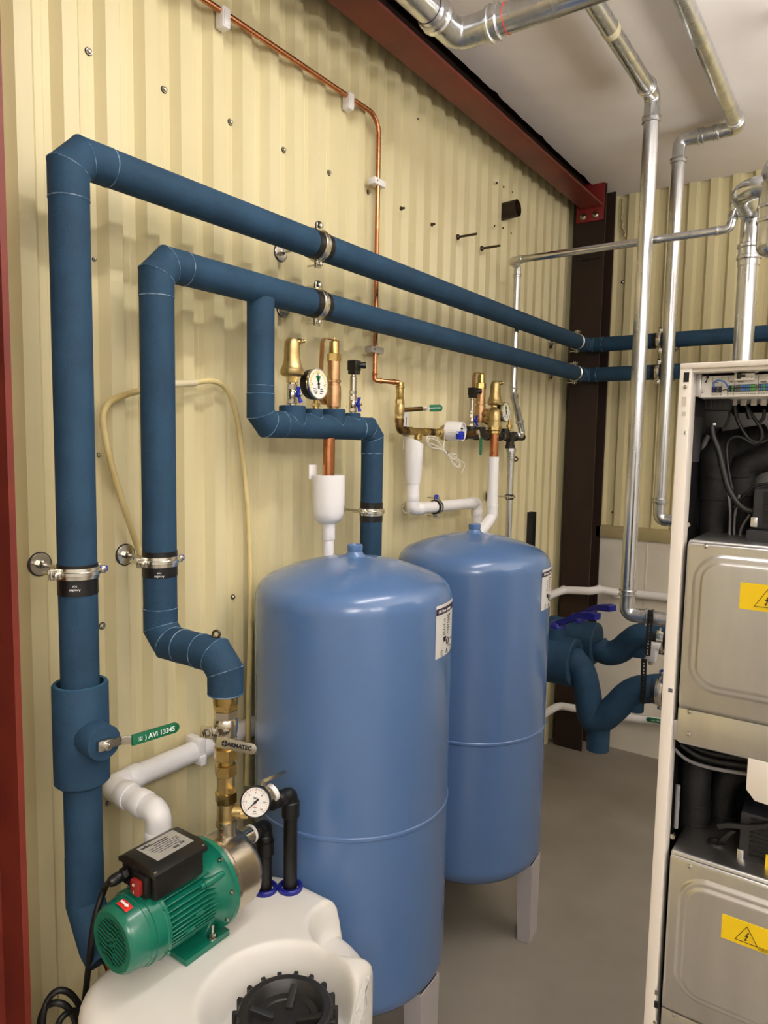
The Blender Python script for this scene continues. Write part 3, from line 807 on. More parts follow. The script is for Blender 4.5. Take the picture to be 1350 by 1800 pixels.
# elbow and tee train along the wall to the meter
t = thing('brass_fittings', 'row of brown and brass fittings from the filling valve elbow to the water meter', 'pipe fitting', (XV, vy, zv))
k = MB(); sweep(k, fillet([(XV, vy, zz(738)), (XV, vy, zv), (XV, vy + .045, zv)], .018, 8), .0135, 20); k.lathe((XV, vy, zz(743)), Z, [(0, .0155), (.014, .0155)], 20); k.build('elbow', 'old_brass', t)
def yv(px): return at(px, 757, x=XV).y
k = MB(); k.lathe((XV, vy + .03, zv), Y, [(0, .0155), (.012, .0155)], 20); k.build('socket', 'old_brass', t)
k = MB(); k.hexa((XV, yv(716), zv), (XV, yv(722), zv), .0165); k.lathe((XV, yv(721), zv), Y, [(0, .013), (yv(746) - yv(721), .013)], 20)
k.lathe((XV, yv(735), zv), -Z, [(0, .0135), (.028, .0135), (.03, .0115)], 20); k.hexa((XV, yv(744), zv), (XV, yv(752), zv), .0165); k.build('tee', 'brass', t)
k = MB(); k.lathe((XV, yv(751), zv), Y, [(0, .011), (yv(757) - yv(751), .0115), (yv(757) - yv(751), .0135), (yv(762) - yv(751), .0135), (yv(762) - yv(751), .011), (yv(770) - yv(751), .011)], 20); k.build('nipple', 'old_brass', t)
k = MB(); k.hexa((XV, yv(760), zv), (XV, yv(768), zv), .015); k.lathe((XV, yv(767), zv), Y, [(0, .0115), (yv(780) - yv(767), .0125)], 20); k.hexa((XV, yv(770), zv), (XV, yv(777), zv), .0165); k.build('union_nut', 'brass', t)
t = thing('water_meter', 'round white water meter with blue pulse sensor and coiled white wire', 'water meter', (XV, yv(795), zv))
k = MB(); k.lathe((XV, yv(777), zv), Y, [(0, .017), (.02, .03), (.06, .03), (.08, .017)], 24); k.build('meter_body', 'brass_cast', t)
md = V((.55, .62, .0)).normalized(); md = V((.985, .14, -.05)).normalized(); mc = at(811, 759, x=XV + .06) - md * .0585
k = MB(); k.lathe(mc, md, [(0, .03), (.002, .0365), (.062, .0365), (.066, .035), (.066, .031), (.058, .0305), (.058, .0005)], 40); k.build('meter_housing', 'white_plastic', t)
mu = Z.cross(md).normalized(); mv = md.cross(mu); mf = mc + md * .0585
k = MB(); k.lathe(mf, md, [(0, .029), (.0006, .029)], 32); f = k.build('meter_dial', 'dial_white', t)
k = MB(); k.box(mf + mv * .012 + md * .001, (.024, .006, .0008), u=mu, v=mv); k.build('counter_window', 'ink', f)
for dx, dy in ((-.012, -.004), (0.006, .0), (.014, -.006)): MB().tor(mf + mu * dx + mv * dy + md * .001, md, .004, .0005, 14, 4).build('small_dial', 'ink_red', f)
text('--', .006, 'ink', f, mf + mv * .002 + md * .0012, mu, mv)
k = MB(); k.box(mf - mv * .013 - mu * .020 + md * .004, (.034, .030, .022), u=mu, v=mv, bev=.003); so = k.build('pulse_sensor', 'blue_plastic', t)
MB().cyl(mf - mv * .013 - mu * .012 + md * .014, mf - mv * .013 - mu * .012 + md * .017, .003, 10).build('sensor_plug', 'ink', so)
XW = XV + .045
def W_(px, py, dx=0.): return at(px, py, x=XW + dx)
k = MB()
sweep(k, smooth_path([mf - mv * .006 - mu * .036 + md * .002, W_(784, 760, .01), W_(781, 775), W_(780, 790), W_(784, 797), W_(790, 802)], 8), .0021, 8)
sweep(k, smooth_path([W_(790, 800), W_(776, 790), W_(757, 786), W_(750, 774), W_(753, 767), W_(765, 769), W_(776, 785), W_(785, 797), W_(795, 805), W_(808, 815), W_(807, 822), W_(797, 817), W_(789, 803), W_(783, 794), W_(765, 783), W_(753, 778), W_(756, 770), W_(770, 777), W_(782, 792), W_(793, 799), W_(806, 809), W_(809, 816), W_(802, 819), W_(793, 808), W_(800, 806), W_(803, 800), W_(793, 797)], 6), .0021, 8)
sweep(k, smooth_path([W_(793, 799), W_(807, 808), W_(815, 814), W_(817, 818), W_(814, 826), W_(811, 831)], 6), .0015, 8)
k.build('coiled_wire', 'white_wire', t)
k = MB(); k.tor(W_(785, 795), Y, .006, .0012, 16, 6); k.build('cable_tie', 'black_plastic', t)

# white tundish and drain under the tee
yt = at(727, 800, x=XV).y
t = thing('drain_pipe', 'white plastic drain funnel and pipe running under the water meter to the rear blue tank', 'drain pipe', (XV, yt, 1.4))
k = MB()
rings = []
zt0, zt1, zt2 = at(722, 850, x=XV).z, at(727, 775, x=XV).z, at(720, 722, x=XV).z
for z, r in ((zt0, .0255), (zt0 + .012, .026), (zt0 + .02, .029)): rings.append(k.ring([(XV + r * math.cos(2 * math.pi * j / 32), yt + r * math.sin(2 * math.pi * j / 32), z) for j in range(32)]))
r = .0345; rings.append(k.ring([(XV + r * math.cos(2 * math.pi * j / 32), yt + r * math.sin(2 * math.pi * j / 32), zt1 - .008 * math.cos(2 * math.pi * j / 32) - .012 * math.sin(2 * math.pi * j / 32)) for j in range(32)]))
r = .0315; rings.append(k.ring([(XV + r * math.cos(2 * math.pi * j / 32), yt + r * math.sin(2 * math.pi * j / 32), zt1 - .001 - .008 * math.cos(2 * math.pi * j / 32) - .012 * math.sin(2 * math.pi * j / 32)) for j in range(32)]))
r = .022; rings.append(k.ring([(XV + r * math.cos(2 * math.pi * j / 32), yt + r * math.sin(2 * math.pi * j / 32), zt0 + .02) for j in range(32)]))
for a, b in zip(rings, rings[1:]): k.bridge(a, b)
k.build('tundish', 'white_plastic', t)
k = MB(); k.bx((XV - .03, yt - .024, zt1 - .03), (XV - .027, yt + .006, zt2), bev=.001); bp = k.build('back_plate', 'white_plastic', t)
k = MB(); k.bx((XV - .0268, yt - .012, zt2 - .05), (XV - .0262, yt - .009, zt2 - .02)); k.build('printed_mark', 'ink_grey', bp)
MB().cyl((XV, yt, at(722, 873, x=XV).z), (XV, yt, zt0 + .003), .0235, 26).build('pipe', 'white_plastic', t)
zl = at(725, 895, x=XV).z
ye = at(842, 888, x=XV).y - .02
press_run(t, [(XV, yt, at(722, 871, x=XV).z), (XV, yt, zl), (XV, ye, zl - .004), (XV + .01, ye, zl - .2)], .0215, .03, 'white_plastic', style='plastic')
clamp('pipe_clamp', 'black rubber-lined clamp with blue lock on the white drain pipe', 'clamps on small pipes', (XV, at(766, 895, x=XV).y, zl - .002), Y, -X, .0225, abs(RIDGE - XV), ear=Z, band=False, width=.02, plate=False)
tc = bpy.data.objects[[o.name for o in bpy.data.objects if o.name.startswith('pipe_clamp')][-1]]
MB().lathe((XV, WORLD[tc.name].y - .012, zl - .002), Y, [(0, .022), (0, .027), (.024, .027), (.024, .022)], 30, caps=False).build('rubber_lining', 'rubber', tc)
q = at(712, 893, x=RIDGE); k = MB(); k.lathe(q, X, [(0, .0235), (.004, .0235), (.005, .02)], 26); k.cyl(q, (XV, yt - .02, q.z), .004); k.build('wall_plate', 'zinc_bright', tc)

# ================================================================== BLACK IRON MANIFOLD AT THE REAR TANK
XI = -1.33
zi = at(870, 766, x=XI).z
def yi(px): return at(px, 766, x=XI).y
t = thing('iron_manifold', 'horizontal black iron manifold behind the white water meter, holding the rear fittings', 'pipe manifold', (XI, yi(860), zi))
k = MB(); k.lathe((XI, yi(815), zi), Y, [(0, .017), (yi(918) - yi(815), .017)], 24)
k.build('main_pipe', 'black_iron', t)
for px in (828, 845, 868, 888): 
    k = MB(); k.lathe((XI, yi(px), zi), Z, [(0, .016), (.022, .016), (.022, .02), (.032, .02), (.033, .012)], 22); k.build('socket', 'black_iron', t)
for px in (816, 838, 857, 879, 893):
    k = MB(); k.lathe((XI, yi(px) - .008, zi), Y, [(0, .017), (0, .0215), (.016, .0215), (.016, .017)], 22, caps=False); k.build('collar', 'black_iron', t)
k = MB(); k.lathe((XI, yi(882), zi), Y, [(0, .0185), (.006, .0185)], 22, caps=False); k.build('union_ring', 'nickel', t)
gvy = 2.868
k = MB(); k.lathe((XI, gvy, zi - .052), Z, [(0, .021), (.014, .021), (.016, .018), (.07, .018)], 22); k.lathe((XI, gvy - .04, zi), Y, [(0, .022), (.015, .022), (.015, .018), (.07, .018), (.07, .022), (.085, .022)], 22); k.build('tee', 'black_iron', t)
zb = zi + .032
sensor((XI, yi(828), zb - .006), 'black-plugged pressure sensor on the black iron manifold, beside the rear bronze valve')
safety_valve((XI, yi(843), zb + .018), 'bronze safety valve with bent copper lever above the white water meter', out=X, lever_dir=V((-.1, -1, 0)))
air_vent((XI, yi(868), zb), 'brass air vent on the black iron manifold, in front of the galvanised riser', valve=False, body_up=.078)
dial_gauge(at(889, 724, x=XI + .036), (1, .0, .03), .04, .032, 'round black gauge with a green sector beside the galvanised riser', 'black dial gauges', stem_to=(XI + .018, yi(888), zb - .004))
# brass isolating valve with hanging green lever, out of the meter
t = thing('isolating_valve', 'brass isolating valve with a hanging green lever, right of the water meter', 'valve', (XI + .05, yi(832), zi))
a_ = V((XI + .02, yi(815), zi)); b2 = at(838, 760, x=XI + .055)
MB().cyl(a_, b2, .010, 18).build('stem_extension', 'old_brass', t)
d = (b2 - a_).normalized(); MB().hexa(b2, b2 + d * .01, .009).build('stem_nut', 'zinc_bright', t)
h0 = b2 + d * .008
k = MB(); k.box(h0 - Z * .012 + d * .004, (.004, .014, .04), u=d, v=Z.cross(d).normalized(), bev=.001); lv = k.build('lever', 'zinc_bright', t)
k = MB(); s_ = Z.cross(d).normalized()
q0 = at(845, 770, x=h0.x); k.prism([(-.0085, 0), (.0085, 0), (.0085, -.06), (.006, -.066), (0, -.069), (-.006, -.066), (-.0085, -.06)], h0 + d * .008 - Z * .022, s_, Z, .005, bev=.001)
g = k.build('grip', 'green_plastic', lv); g['label'] = 'green plastic grip'
text('AVi 1334S', .006, 'ink_white', lv, h0 + d * .0078 - Z * .055, -Z, s_)
# discharge elbow, copper stub and white pipe in front
xo = -1.245
oy = yi(845)
t = thing('discharge_pipe', 'brass elbow, copper stub and white pipe dropping to the rear blue tank', 'pipe', (xo, at(868, 800, x=xo).y, 1.4))
dy_ = at(868, 800, x=xo).y
ze = at(868, 728, x=xo).z
e_in = V((XI + .034, oy, zb + .03)); ec = V((xo, dy_, ze + .016))
k = MB(); sweep(k, fillet([e_in, ec, (xo, dy_, ze - .03)], .03, 10), .0225, 26); k.lathe((xo, dy_, ze - .052), Z, [(0, .025), (.024, .025), (.026, .0225)], 28); dd_ = (ec - e_in).normalized(); k.lathe(e_in - dd_ * .002, dd_, [(0, .0255), (.016, .0255)], 28); k.build('brass_elbow', 'brass_cast', t)
k = MB(); z0 = at(868, 757, x=xo).z; k.hexa((xo, dy_, z0 - .012), (xo, dy_, z0), .023); k.hexa((xo, dy_, z0), (xo, dy_, z0 + .02), .027); k.cyl((xo, dy_, z0 + .015), (xo, dy_, ze - .05), .02); k.build('union_nut', 'brass', t)
MB().cyl((xo, dy_, at(868, 815, x=xo).z), (xo, dy_, z0 - .01), .0172, 24).build('copper_stub', 'copper', t)
zw = at(868, 803, x=xo).z; zw2 = at(866, 890, x=xo).z; zw3 = at(866, 908, x=xo).z
k = MB(); k.lathe((xo, dy_, zw2), Z, [(0, .021), (zw - zw2, .021), (zw - zw2, .018), (zw - zw2 - .04, .0178)], 28, caps=False); k.build('white_pipe', 'white_plastic', t)
k = MB(); pe = at(848, 925, x=xo - .02)
sweep(k, fillet([(xo, dy_, zw2 + .004), (xo, dy_, zw3), (xo - .02, pe.y - .03, pe.z - .03)], .03, 8), .0225, 26); k.lathe((xo, dy_, zw2 - .004), Z, [(0, .0245), (.012, .0245)], 28); k.build('white_elbow', 'white_plastic', t)

# ================================================================== GALVANISED PRESS PIPES
GX = -1.324
G = 'galvanised'
t = thing('galvanised_pipe', 'thin galvanised pipe crossing the corner column and dropping to the black iron manifold', 'pipe', (GX, gvy, zi))
jogy = 2.955
press_run(t, [(GX, jogy - .06, zi + .004), (GX, jogy + .03, zi + .004), (GX, gvy, zi + .19), (GX, gvy, 2.428), (GX, 2.80, 2.430), (-.488, 2.80, 2.430), (-.472, 2.80, 2.50)], .0142, .034, G, n=20)
t = thing('galvanised_pipe', 'thin vertical galvanised pipe below the black iron manifold, behind the rear blue tank', 'pipe', (GX, gvy, 1.0))
k = MB(); k.cyl((GX, gvy, .95), (GX, gvy, zi - .05), .0142, 20); k.build('pipe', G, t)
k = MB(); k.hexa((GX, gvy, zi - .066), (GX, gvy, zi - .05), .021); k.lathe((GX, gvy, zi - .105), Z, [(0, .0165), (.006, .0165), (.008, .019), (.014, .019), (.016, .0165), (.03, .0165), (.032, .019), (.04, .019)], 22); k.build('press_coupling', G, t)
k = MB(); q = V((GX, gvy, at(895, 807, x=GX).z)); e = V((.75, .66, 0)); k.tor(q + e * .022, e.cross(Z), .008, .004, 18, 8); k.build('drain_nozzle', 'dark_bolt', t)
zc = at(890, 874, x=GX).z
clamp('pipe_clamp', 'small steel clamp with long rod on the thin galvanised pipe behind the rear blue tank', 'clamps on small pipes', (GX, gvy, zc), Z, -X, .0145, abs(RIDGE - GX), ear=Y, band=False, capcol=None, width=.018, rodr=.003)
tc = [o for o in bpy.data.objects if o.name.startswith('pipe_clamp')][-1]
MB().lathe((GX, gvy, zc - .011), Z, [(0, .0143), (0, .0172), (.022, .0172), (.022, .0143)], 24, caps=False).build('rubber_lining', 'rubber', tc)

AX, AY = -.758, 2.735
t = thing('galvanised_pipe', 'galvanised pipe along the ceiling dropping through the middle, nearer of the two tall risers', 'pipe', (AX, AY, 1.03))
press_run(t, [(AX, -.9, 2.92), (AX, AY, 2.92), (AX, AY, 1.022), (.3, AY, 1.022)], .027, .058, G)
k = MB(); q = at(1075, 58, z=2.9); k.lathe((AX, q.y, 2.92), Y, [(0, .0274), (.0, .0282), (.03, .0282), (.03, .0274)], 24, caps=False); k.build('tape_band', 'hose_clear', t)
BX, BY = -.78, 3.25; BX2 = -.556
t = thing('galvanised_pipe', 'galvanised ceiling pipe with a sideways offset, farther of the two tall risers', 'pipe', (BX, BY, 1.36))
press_run(t, [(BX2, -.9, 2.95), (BX2, BY, 2.95), (BX, BY, 2.95), (BX, BY, 1.345), (.3, BY, 1.345)], .027, .058, G)
cq = at(803, 64, z=2.8)
t = thing('galvanised_pipe', 'thick galvanised pipe turning a corner under the ceiling at the top edge of the picture', 'pipe', (cq.x, cq.y, 2.76))
press_run(t, [(cq.x, -.9, 2.8), (cq.x, cq.y, 2.8), (1.4, cq.y, 2.8)], .0375, .085, G, n=32)
k = MB(); k.tor((cq.x + .155, cq.y, 2.8), X, .0378, .0014, 32, 6); k.build('marking_line', 'ink_red', t)
k = MB(); k.tor((cq.x, cq.y - .155, 2.8), Y, .0378, .0014, 32, 6); k.build('marking_line', 'ink_purple', t)
TX, TY = -.428, 2.85
t = thing('galvanised_pipe', 'thick galvanised tee pipe dropping behind the heat pump cabinet', 'pipe', (TX, TY, 1.2))
zb_ = at(1318, 440, y=TY).z
MB().cyl((TX, TY, 1.0), (TX, TY, zb_ - .04), .0335, 28).build('pipe', G, t)
k = MB(); k.lathe((TX, TY, zb_ - .055), Z, [(0, .036), (.02, .037), (.024, .041), (.034, .041), (.038, .037), (.06, .037), (.064, .041), (.074, .041), (.078, .036)], 28); k.build('press_coupling', G, t)
p_e = at(1300, 334, x=TX); p_f = at(1352, 320, y=p_e.y)
ztee = p_e.z
MB().cyl((TX, TY, zb_), (TX, TY, ztee), .0335, 28).build('pipe', G, t)
k = MB(); b0 = V((TX, TY + .05, ztee)); d_ = V((0, -1, 0)); sweep(k, fillet([b0, p_e, (TX + .2, p_e.y, ztee)], .07, 12), .034, 28)
for f in (.015, .10): k.lathe(b0 + d_ * f, d_, [(0, .0345), (.004, .040), (.012, .040), (.016, .0345)], 28, caps=False)
k.build('elbow', G, t)
k = MB(); q = V((-.472, 2.80, 2.49)); k.lathe(q, Z, [(0, .0165), (.012, .0165), (.016, .019), (.026, .019), (.03, .016), (.06, .016)], 22); k.cyl(q + Z * .05, (TX - .01, 2.80, ztee), .016); k.build('branch_socket', G, t)
bx_, by_ = at(1358, 400, y=p_e.y).x, p_e.y
t = thing('galvanised_pipe', 'thick capped galvanised pipe at the right edge of the picture, below the ceiling', 'pipe', (bx_, by_, 2.2))
zlo = at(1362, 452, y=by_).z; zhi = at(1362, 275, y=by_).z
prof = [(0, .001)] + [(.045 * (1 - math.cos(math.pi / 2 * j / 8)), .045 * math.sin(math.pi / 2 * j / 8)) for j in range(1, 9)] + [(.12, .045), (.124, .049), (.132, .049), (.136, .0455), (.17, .0455), (.174, .049), (.182, .049), (.186, .045), (.25, .045), (.254, .049), (.262, .049), (.266, .045)] + [(.266 + .09 * math.sin(math.pi / 2 * j / 8), .008 + .037 * math.cos(math.pi / 2 * j / 8)) for j in range(1, 9)]
sc = (zhi - zlo) / prof[-1][0]
k = MB(); k.lathe((bx_, by_, zlo), Z, [(a * sc, r) for a, r in prof], 32); k.build('capped_pipe', G, t)
k = MB(); k.cyl((bx_ + .004, by_, zhi - .03), (bx_ + .004, by_, 2.998), .02); k.build('pipe', G, t)

# ================================================================== CORNER VALVES
def foam_path(root, pts, r, name='foam_pipe', n=28, m='foam_blue'):
    k = MB(); sweep(k, smooth_path(pts, 8), r, n); return k.build(name, m, root)
YV_ = 2.80
def c1(px, py): return at(px, py, y=YV_)
t = thing('insulated_valve', 'front blue foam-insulated valve with bent pipe legs, right of the rear blue tank', 'valve', c1(985, 1165))
zv1 = c1(985, 1160).z; xr = c1(1012, 1160).x
k = MB(); k.lathe((xr - .22, YV_, zv1), X, [(0, .05), (0, .095), (.005, .1), (.215, .1), (.22, .096), (.221, .072), (.215, .058)], 36); k.build('valve_cover', 'foam_blue', t)
hz = c1(980, 1103)
k = MB(); k.lathe((hz.x - .01, YV_, zv1 + .08), Z, [(0, .045), (hz.z - zv1 - .08, .045), (hz.z - zv1 - .078, .01)], 28); k.build('valve_neck', 'foam_blue', t)
def blue_handle(root, q, tip):
    q, tip = V(q), V(tip); d = tip - q; L = d.length; d.normalize(); s = Z.cross(d).normalized(); up = d.cross(s) * -1
    if up.z < 0: up = -up
    k = MB(); k.lathe(q - Z * .012, Z, [(0, .034), (.016, .034), (.03, .026), (.034, .02), (.034, .001)], 24)
    prev = None
    for f, hh, ww, zz_ in ((.0, .014, .022, .012), (.25, .012, .02, .02), (.45, .011, .018, .034), (.6, .012, .02, .036), (.85, .014, .022, .028), (1., .012, .020, .020)):
        c = q + d * L * f + Z * zz_ * 1.0
        r = k.ring([c - s * ww - Z * hh, c + s * ww - Z * hh, c + s * ww + Z * hh, c - s * ww + Z * hh])
        if prev: k.bridge(prev, r)
        else: k.cap(r, True)
        prev = r
    k.cap(prev); return k.build('lever_handle', 'deep_blue_plastic', root, sharp=50)
blue_handle(t, (hz.x, YV_, hz.z + .004), at(1050, 1093, y=YV_ - .06))
foam_path(t, [(xr - .01, YV_, zv1 + .01), c1(1010, 1162), c1(1024, 1182), c1(1032, 1215), c1(1037, 1250), c1(1044, 1266), c1(1060, 1262), c1(1080, 1245), c1(1100, 1225), c1(1118, 1214), c1(1140, 1211), c1(1190, 1213), V((-.2, YV_, c1(1190, 1213).z))], .0545)
k = MB(); b0 = c1(1053, 1265); b1 = c1(1053, 1318); k.cyl((b0.x, YV_, b0.z), (b0.x, YV_, b1.z), .045, 28); k.build('foam_leg', 'foam_blue', t)
q = c1(1118, 1230); k = MB(); k.cyl(q + Z * .03, q - Z * .045, .031, 24); k.build('foam_stub', 'foam_blue', t)
YW_ = 3.0
def c2(px, py): return at(px, py, y=YW_)
t = thing('insulated_valve', 'rear blue foam-insulated valve with S-bent pipe, beside the end wall', 'valve', c2(1030, 1130))
zv2 = c2(1030, 1128).z; xr2 = c2(1050, 1128).x
k = MB(); k.lathe((xr2 - .22, YW_, zv2), X, [(0, .05), (0, .085), (.005, .09), (.215, .09), (.22, .086), (.221, .066), (.215, .055)], 36); k.build('valve_cover', 'foam_blue', t)
hz = c2(1016, 1092)
k = MB(); k.lathe((hz.x, YW_, zv2 + .07), Z, [(0, .042), (hz.z - zv2 - .07, .042), (hz.z - zv2 - .068, .01)], 28); k.build('valve_neck', 'foam_blue', t)
blue_handle(t, (hz.x, YW_, hz.z + .012), at(1077, 1078, y=YW_ - .08))
foam_path(t, [(xr2 - .01, YW_, zv2), c2(1052, 1140), c2(1070, 1148), c2(1090, 1143), c2(1107, 1129), c2(1122, 1119), c2(1142, 1116), c2(1195, 1117), V((-.2, YW_, c2(1195, 1117).z))], .0525)
q = c2(1122, 1135); k = MB(); k.cyl(q + Z * .02, q - Z * .045, .031, 24); k.build('foam_stub', 'foam_blue', t)
q = at(1146, 1146, y=YW_ - .09); t = thing('valve_actuator', 'small white actuator hanging below the upper blue pipe in the corner', 'valve actuator', q)
k = MB(); k.box(q, (.038, .04, .075), bev=.005); k.box(q + V((.004, 0, .028)), (.05, .042, .02), bev=.003); k.build('housing', 'white_plastic', t)
k = MB(); k.cyl(q - Z * .036, q - Z * .052, .012, 18); k.build('base_nut', 'grey_plastic', t)
for px, py, yy, r, l in ((1165, 1119, YW_, .0535, 'bright steel clamp on the upper blue pipe in the far corner, beside the cabinet'), (1163, 1213, YV_, .0555, 'bright steel clamp on the lower blue pipe in the far corner, beside the cabinet')):
    q = at(px, py, y=yy)
    clamp('pipe_clamp', l, 'clamps in the corner', q, X, Y, r, .1, ear=Z, band=True, capcol='deep_blue_plastic', plate=False, width=.026)
def strap(name, label, pts, ax):
    k = MB(); P = [V(p) for p in pts]; t = thing(name, label, 'strap', P[-1], 'black hanger straps')
    a, b = P[0], P[-1]; d = (b - a); L = d.length; d.normalize(); s = V(ax).normalized(); n = int(L / .012)
    w_, tt = .009, .0022
    nn = d.cross(s).normalized()
    for sg in (1, -1): k.box((a + b) / 2 + s * sg * w_ * .7, (L, w_ * .95, tt), u=d, v=s)
    for i in range(n + 1): k.box(a + d * (L * i / n), (.005, w_ * 1.2, tt), u=d, v=s)
    k.build('perforated_band', 'black_matt', t)
    k = MB(); k.box(a - d * .004, (.016, .02, .01), u=d, v=s, bev=.002); k.build('strap_head', 'black_matt', t)
q = at(1143, 1078, y=AY - .034)
strap('hanger_strap', 'black perforated strap hanging from the low galvanised elbow', [V((q.x, AY - .032, q.z)), at(1138, 1152, y=AY - .034)], (1, 0, 0))
k = MB(); k.tor((q.x, AY, 1.022), X, .0285, .003, 26, 6); o = k.build('strap_loop', 'black_matt', [x for x in bpy.data.objects if x.name == 'hanger_strap'][0])
strap('hanger_strap', 'black perforated strap standing in front of the lower blue corner pipe', [at(1132, 1163, y=YV_ - .06), at(1130, 1236, y=YV_ - .06)], (1, 0, 0))

# white conduits
t = thing('white_pipe', 'upper white pipe running past the corner column and along the white blockwork', 'pipe', at(1010, 1037, y=3.66))
ptsU = [at(940, 1062, x=-1.38), at(968, 1046, x=-1.38), at(990, 1037, y=3.655), at(1040, 1039, y=3.655), at(1052, 1036, y=3.70), at(1085, 1041, y=3.83), at(1110, 1043, y=3.83), at(1180, 1051, y=3.83), V((.3, 3.83, at(1180, 1051, y=3.83).z))]
k = MB(); sweep(k, fillet(ptsU, .05, 6), .0205, 22); k.build('pipe', 'white_plastic', t)
for i in (2, 4):
    k = MB(); d = (ptsU[i] - ptsU[i - 1]).normalized(); k.lathe(ptsU[i] - d * .02, d, [(0, .0225), (.03, .0225)], 22, caps=False); k.build('socket', 'white_plastic', t)
q = at(1085, 1047, y=3.835); k = MB(); k.box(q, (.035, .03, .02), bev=.004); k.build('wall_clip', 'white_plastic', t)
t = thing('white_pipe', 'lower white pipe behind the insulated corner valves, with a green lever', 'pipe', at(1100, 1262, y=3.83))
pl = [at(935, 1268, x=-1.38), at(965, 1250, x=-1.38), at(982, 1240, y=3.655), at(1020, 1247, y=3.655), at(1034, 1246, y=3.72), at(1060, 1254, y=3.83), at(1120, 1264, y=3.83), at(1180, 1271, y=3.83), V((.3, 3.83, at(1180, 1271, y=3.83).z))]
k = MB(); sweep(k, fillet(pl, .05, 6), .0205, 22); k.build('pipe', 'white_plastic', t)
a_, b2 = at(1136, 1264, y=3.78), at(1172, 1270, y=3.78); d = (b2 - a_).normalized()
k = MB(); L_ = (b2 - a_).length; w_ = .012; pg = [(w_ - w_ * math.cos(math.pi * j / 8 - math.pi / 2), w_ * math.sin(math.pi * j / 8 - math.pi / 2)) for j in range(9)][::-1]
pg = [(w_, w_)] + [(w_ - w_ * math.sin(math.pi * j / 8), w_ * math.cos(math.pi * j / 8)) for j in range(1, 8)] + [(w_, -w_), (L_, -w_), (L_, w_)]
k.prism(pg, a_ + Y * .003, d, d.cross(Y).cross(d).cross(d) if False else Y.cross(d) * -1, .006, bev=.001)
g = k.build('lever_grip', 'green_plastic', t); g['label'] = 'green plastic lever grip'
text('AVi 1334S', .012, 'ink_white', t, (a_ + b2) / 2 - Y * .0045, d, V((0, 0, 1)))

# ================================================================== WHITE WASTE PIPE AT THE WALL
xw = -1.394
E1 = at(196, 1383, x=xw); yE = E1.y
E2 = at(278, 1413, y=yE)
t = thing('drain_pipe', 'white waste pipe along the foot of the wall, bending down behind the green pump', 'drain pipe', E1)
zE = E1.z
press_run(t, [(E2.x, yE, .60), (E2.x, yE, zE - .006), (xw, yE, zE), (xw, 1.9, zE - .004)], .0265, .042, 'white_plastic', style='plastic', n=28)
q = V((xw, at(345, 1315, x=xw).y, zE)); 
k = MB(); k.box(q + V((-.001, 0, .016)), (.056, .022, .040), bev=.003); k.box(q + V((.006, 0, -.02)), (.05, .020, .026), bev=.004); k.build('pipe_clip', 'white_plastic', t)

# ================================================================== YELLOW HOSE
t = thing('hose', 'yellowed plastic hose looping over the wall behind the blue risers', 'hose', at(437, 1300, x=-1.40))
xh = -1.405
H = [at(255, 1000, x=xh + .02), at(243, 965, x=xh), at(228, 920, x=xh), at(205, 850, x=xh), at(187, 780, x=xh), at(181, 735, x=xh), at(192, 708, x=xh), at(218, 695, x=xh), at(243, 688, x=xh + .01), at(305, 676, x=xh + .02)]
H2 = [at(305, 676, x=xh + .02), at(342, 672, x=xh + .02), at(375, 670, x=xh + .02), at(398, 684, x=xh + .01), at(413, 720, x=xh), at(425, 790, x=xh), at(434, 880, x=xh), at(439, 980, x=xh), at(440, 1100, x=xh + .02), at(438, 1200, x=xh + .046), at(436, 1300, x=xh + .048), at(434, 1380, x=xh + .048)]
k = MB(); sweep(k, smooth_path(H, 6), .0072, 14); k.build('hose_length', 'hose_yellow', t)
k = MB(); sweep(k, smooth_path(H2[1:], 6), .0072, 14); k.build('hose_length', 'hose_yellow', t)
k = MB(); k.cyl(H2[0] - V((0, .004, 0)), H2[1] + V((0, .004, 0)), .0088, 16); g = k.build('joint_sleeve', 'hose_clear', t); g['label'] = 'milky clear joint sleeve'

# ================================================================== WHITE WATER TANK
TZ = .638
t = thing('water_tank', 'white plastic water tank carrying the green pump, in front of the nearer blue tank', 'water tank', (-.97, .88, 0))
tx0, tx1, ty0, ty1 = -1.172, -.738, .652, 1.188
cx_, cy2, hx, hy = (tx0 + tx1) / 2, (ty0 + ty1) / 2, (tx1 - tx0) / 2, (ty1 - ty0) / 2
LX, LY = -.836, .895
def smst(a, b, x):
    f = max(0, min(1, (x - a) / (b - a))); return f * f * (3 - 2 * f)
NN = (.918, 1.135)
def tank_z(x, y, bd):
    z = TZ
    r = math.hypot(x - LX, y - LY); z -= .085 * (1 - smst(.112, .150, r))
    r2 = math.hypot(x + .848, y - 1.140); f2 = 1 - smst(.080, .102, r2); z = min(z, TZ - .076 * f2)
    Rr = .038
    if bd < Rr: q = 1 - bd / Rr; z -= Rr * (1 - math.sqrt(max(0, 1 - q * q)))
    return z
k = MB(); N = 84; grid = []; cr = .11
def rr_map(a, b):
    # square -> rounded rectangle
    x, y = a * hx, b * hy
    m_ = max(abs(a), abs(b))
    if m_ > 0:
        # point on the square boundary in the same direction
        ba, bb = a / m_ * hx, b / m_ * hy
        cr = .2 if a > 0 and b > 0 else .11
        ex, ey = hx - cr, hy - cr
        if abs(ba) > ex and abs(bb) > ey:
            vx, vy = abs(ba) - ex, abs(bb) - ey; L = math.hypot(vx, vy); mx = max(vx, vy) / cr
            f = (ex + vx / L * cr * mx, ey + vy / L * cr * mx)
            tx_, ty_ = math.copysign(f[0], ba), math.copysign(f[1], bb)
            w_ = m_ ** 2
            x = a * hx * (1 - w_) + tx_ * m_ * w_; y = b * hy * (1 - w_) + ty_ * m_ * w_
    return x, y
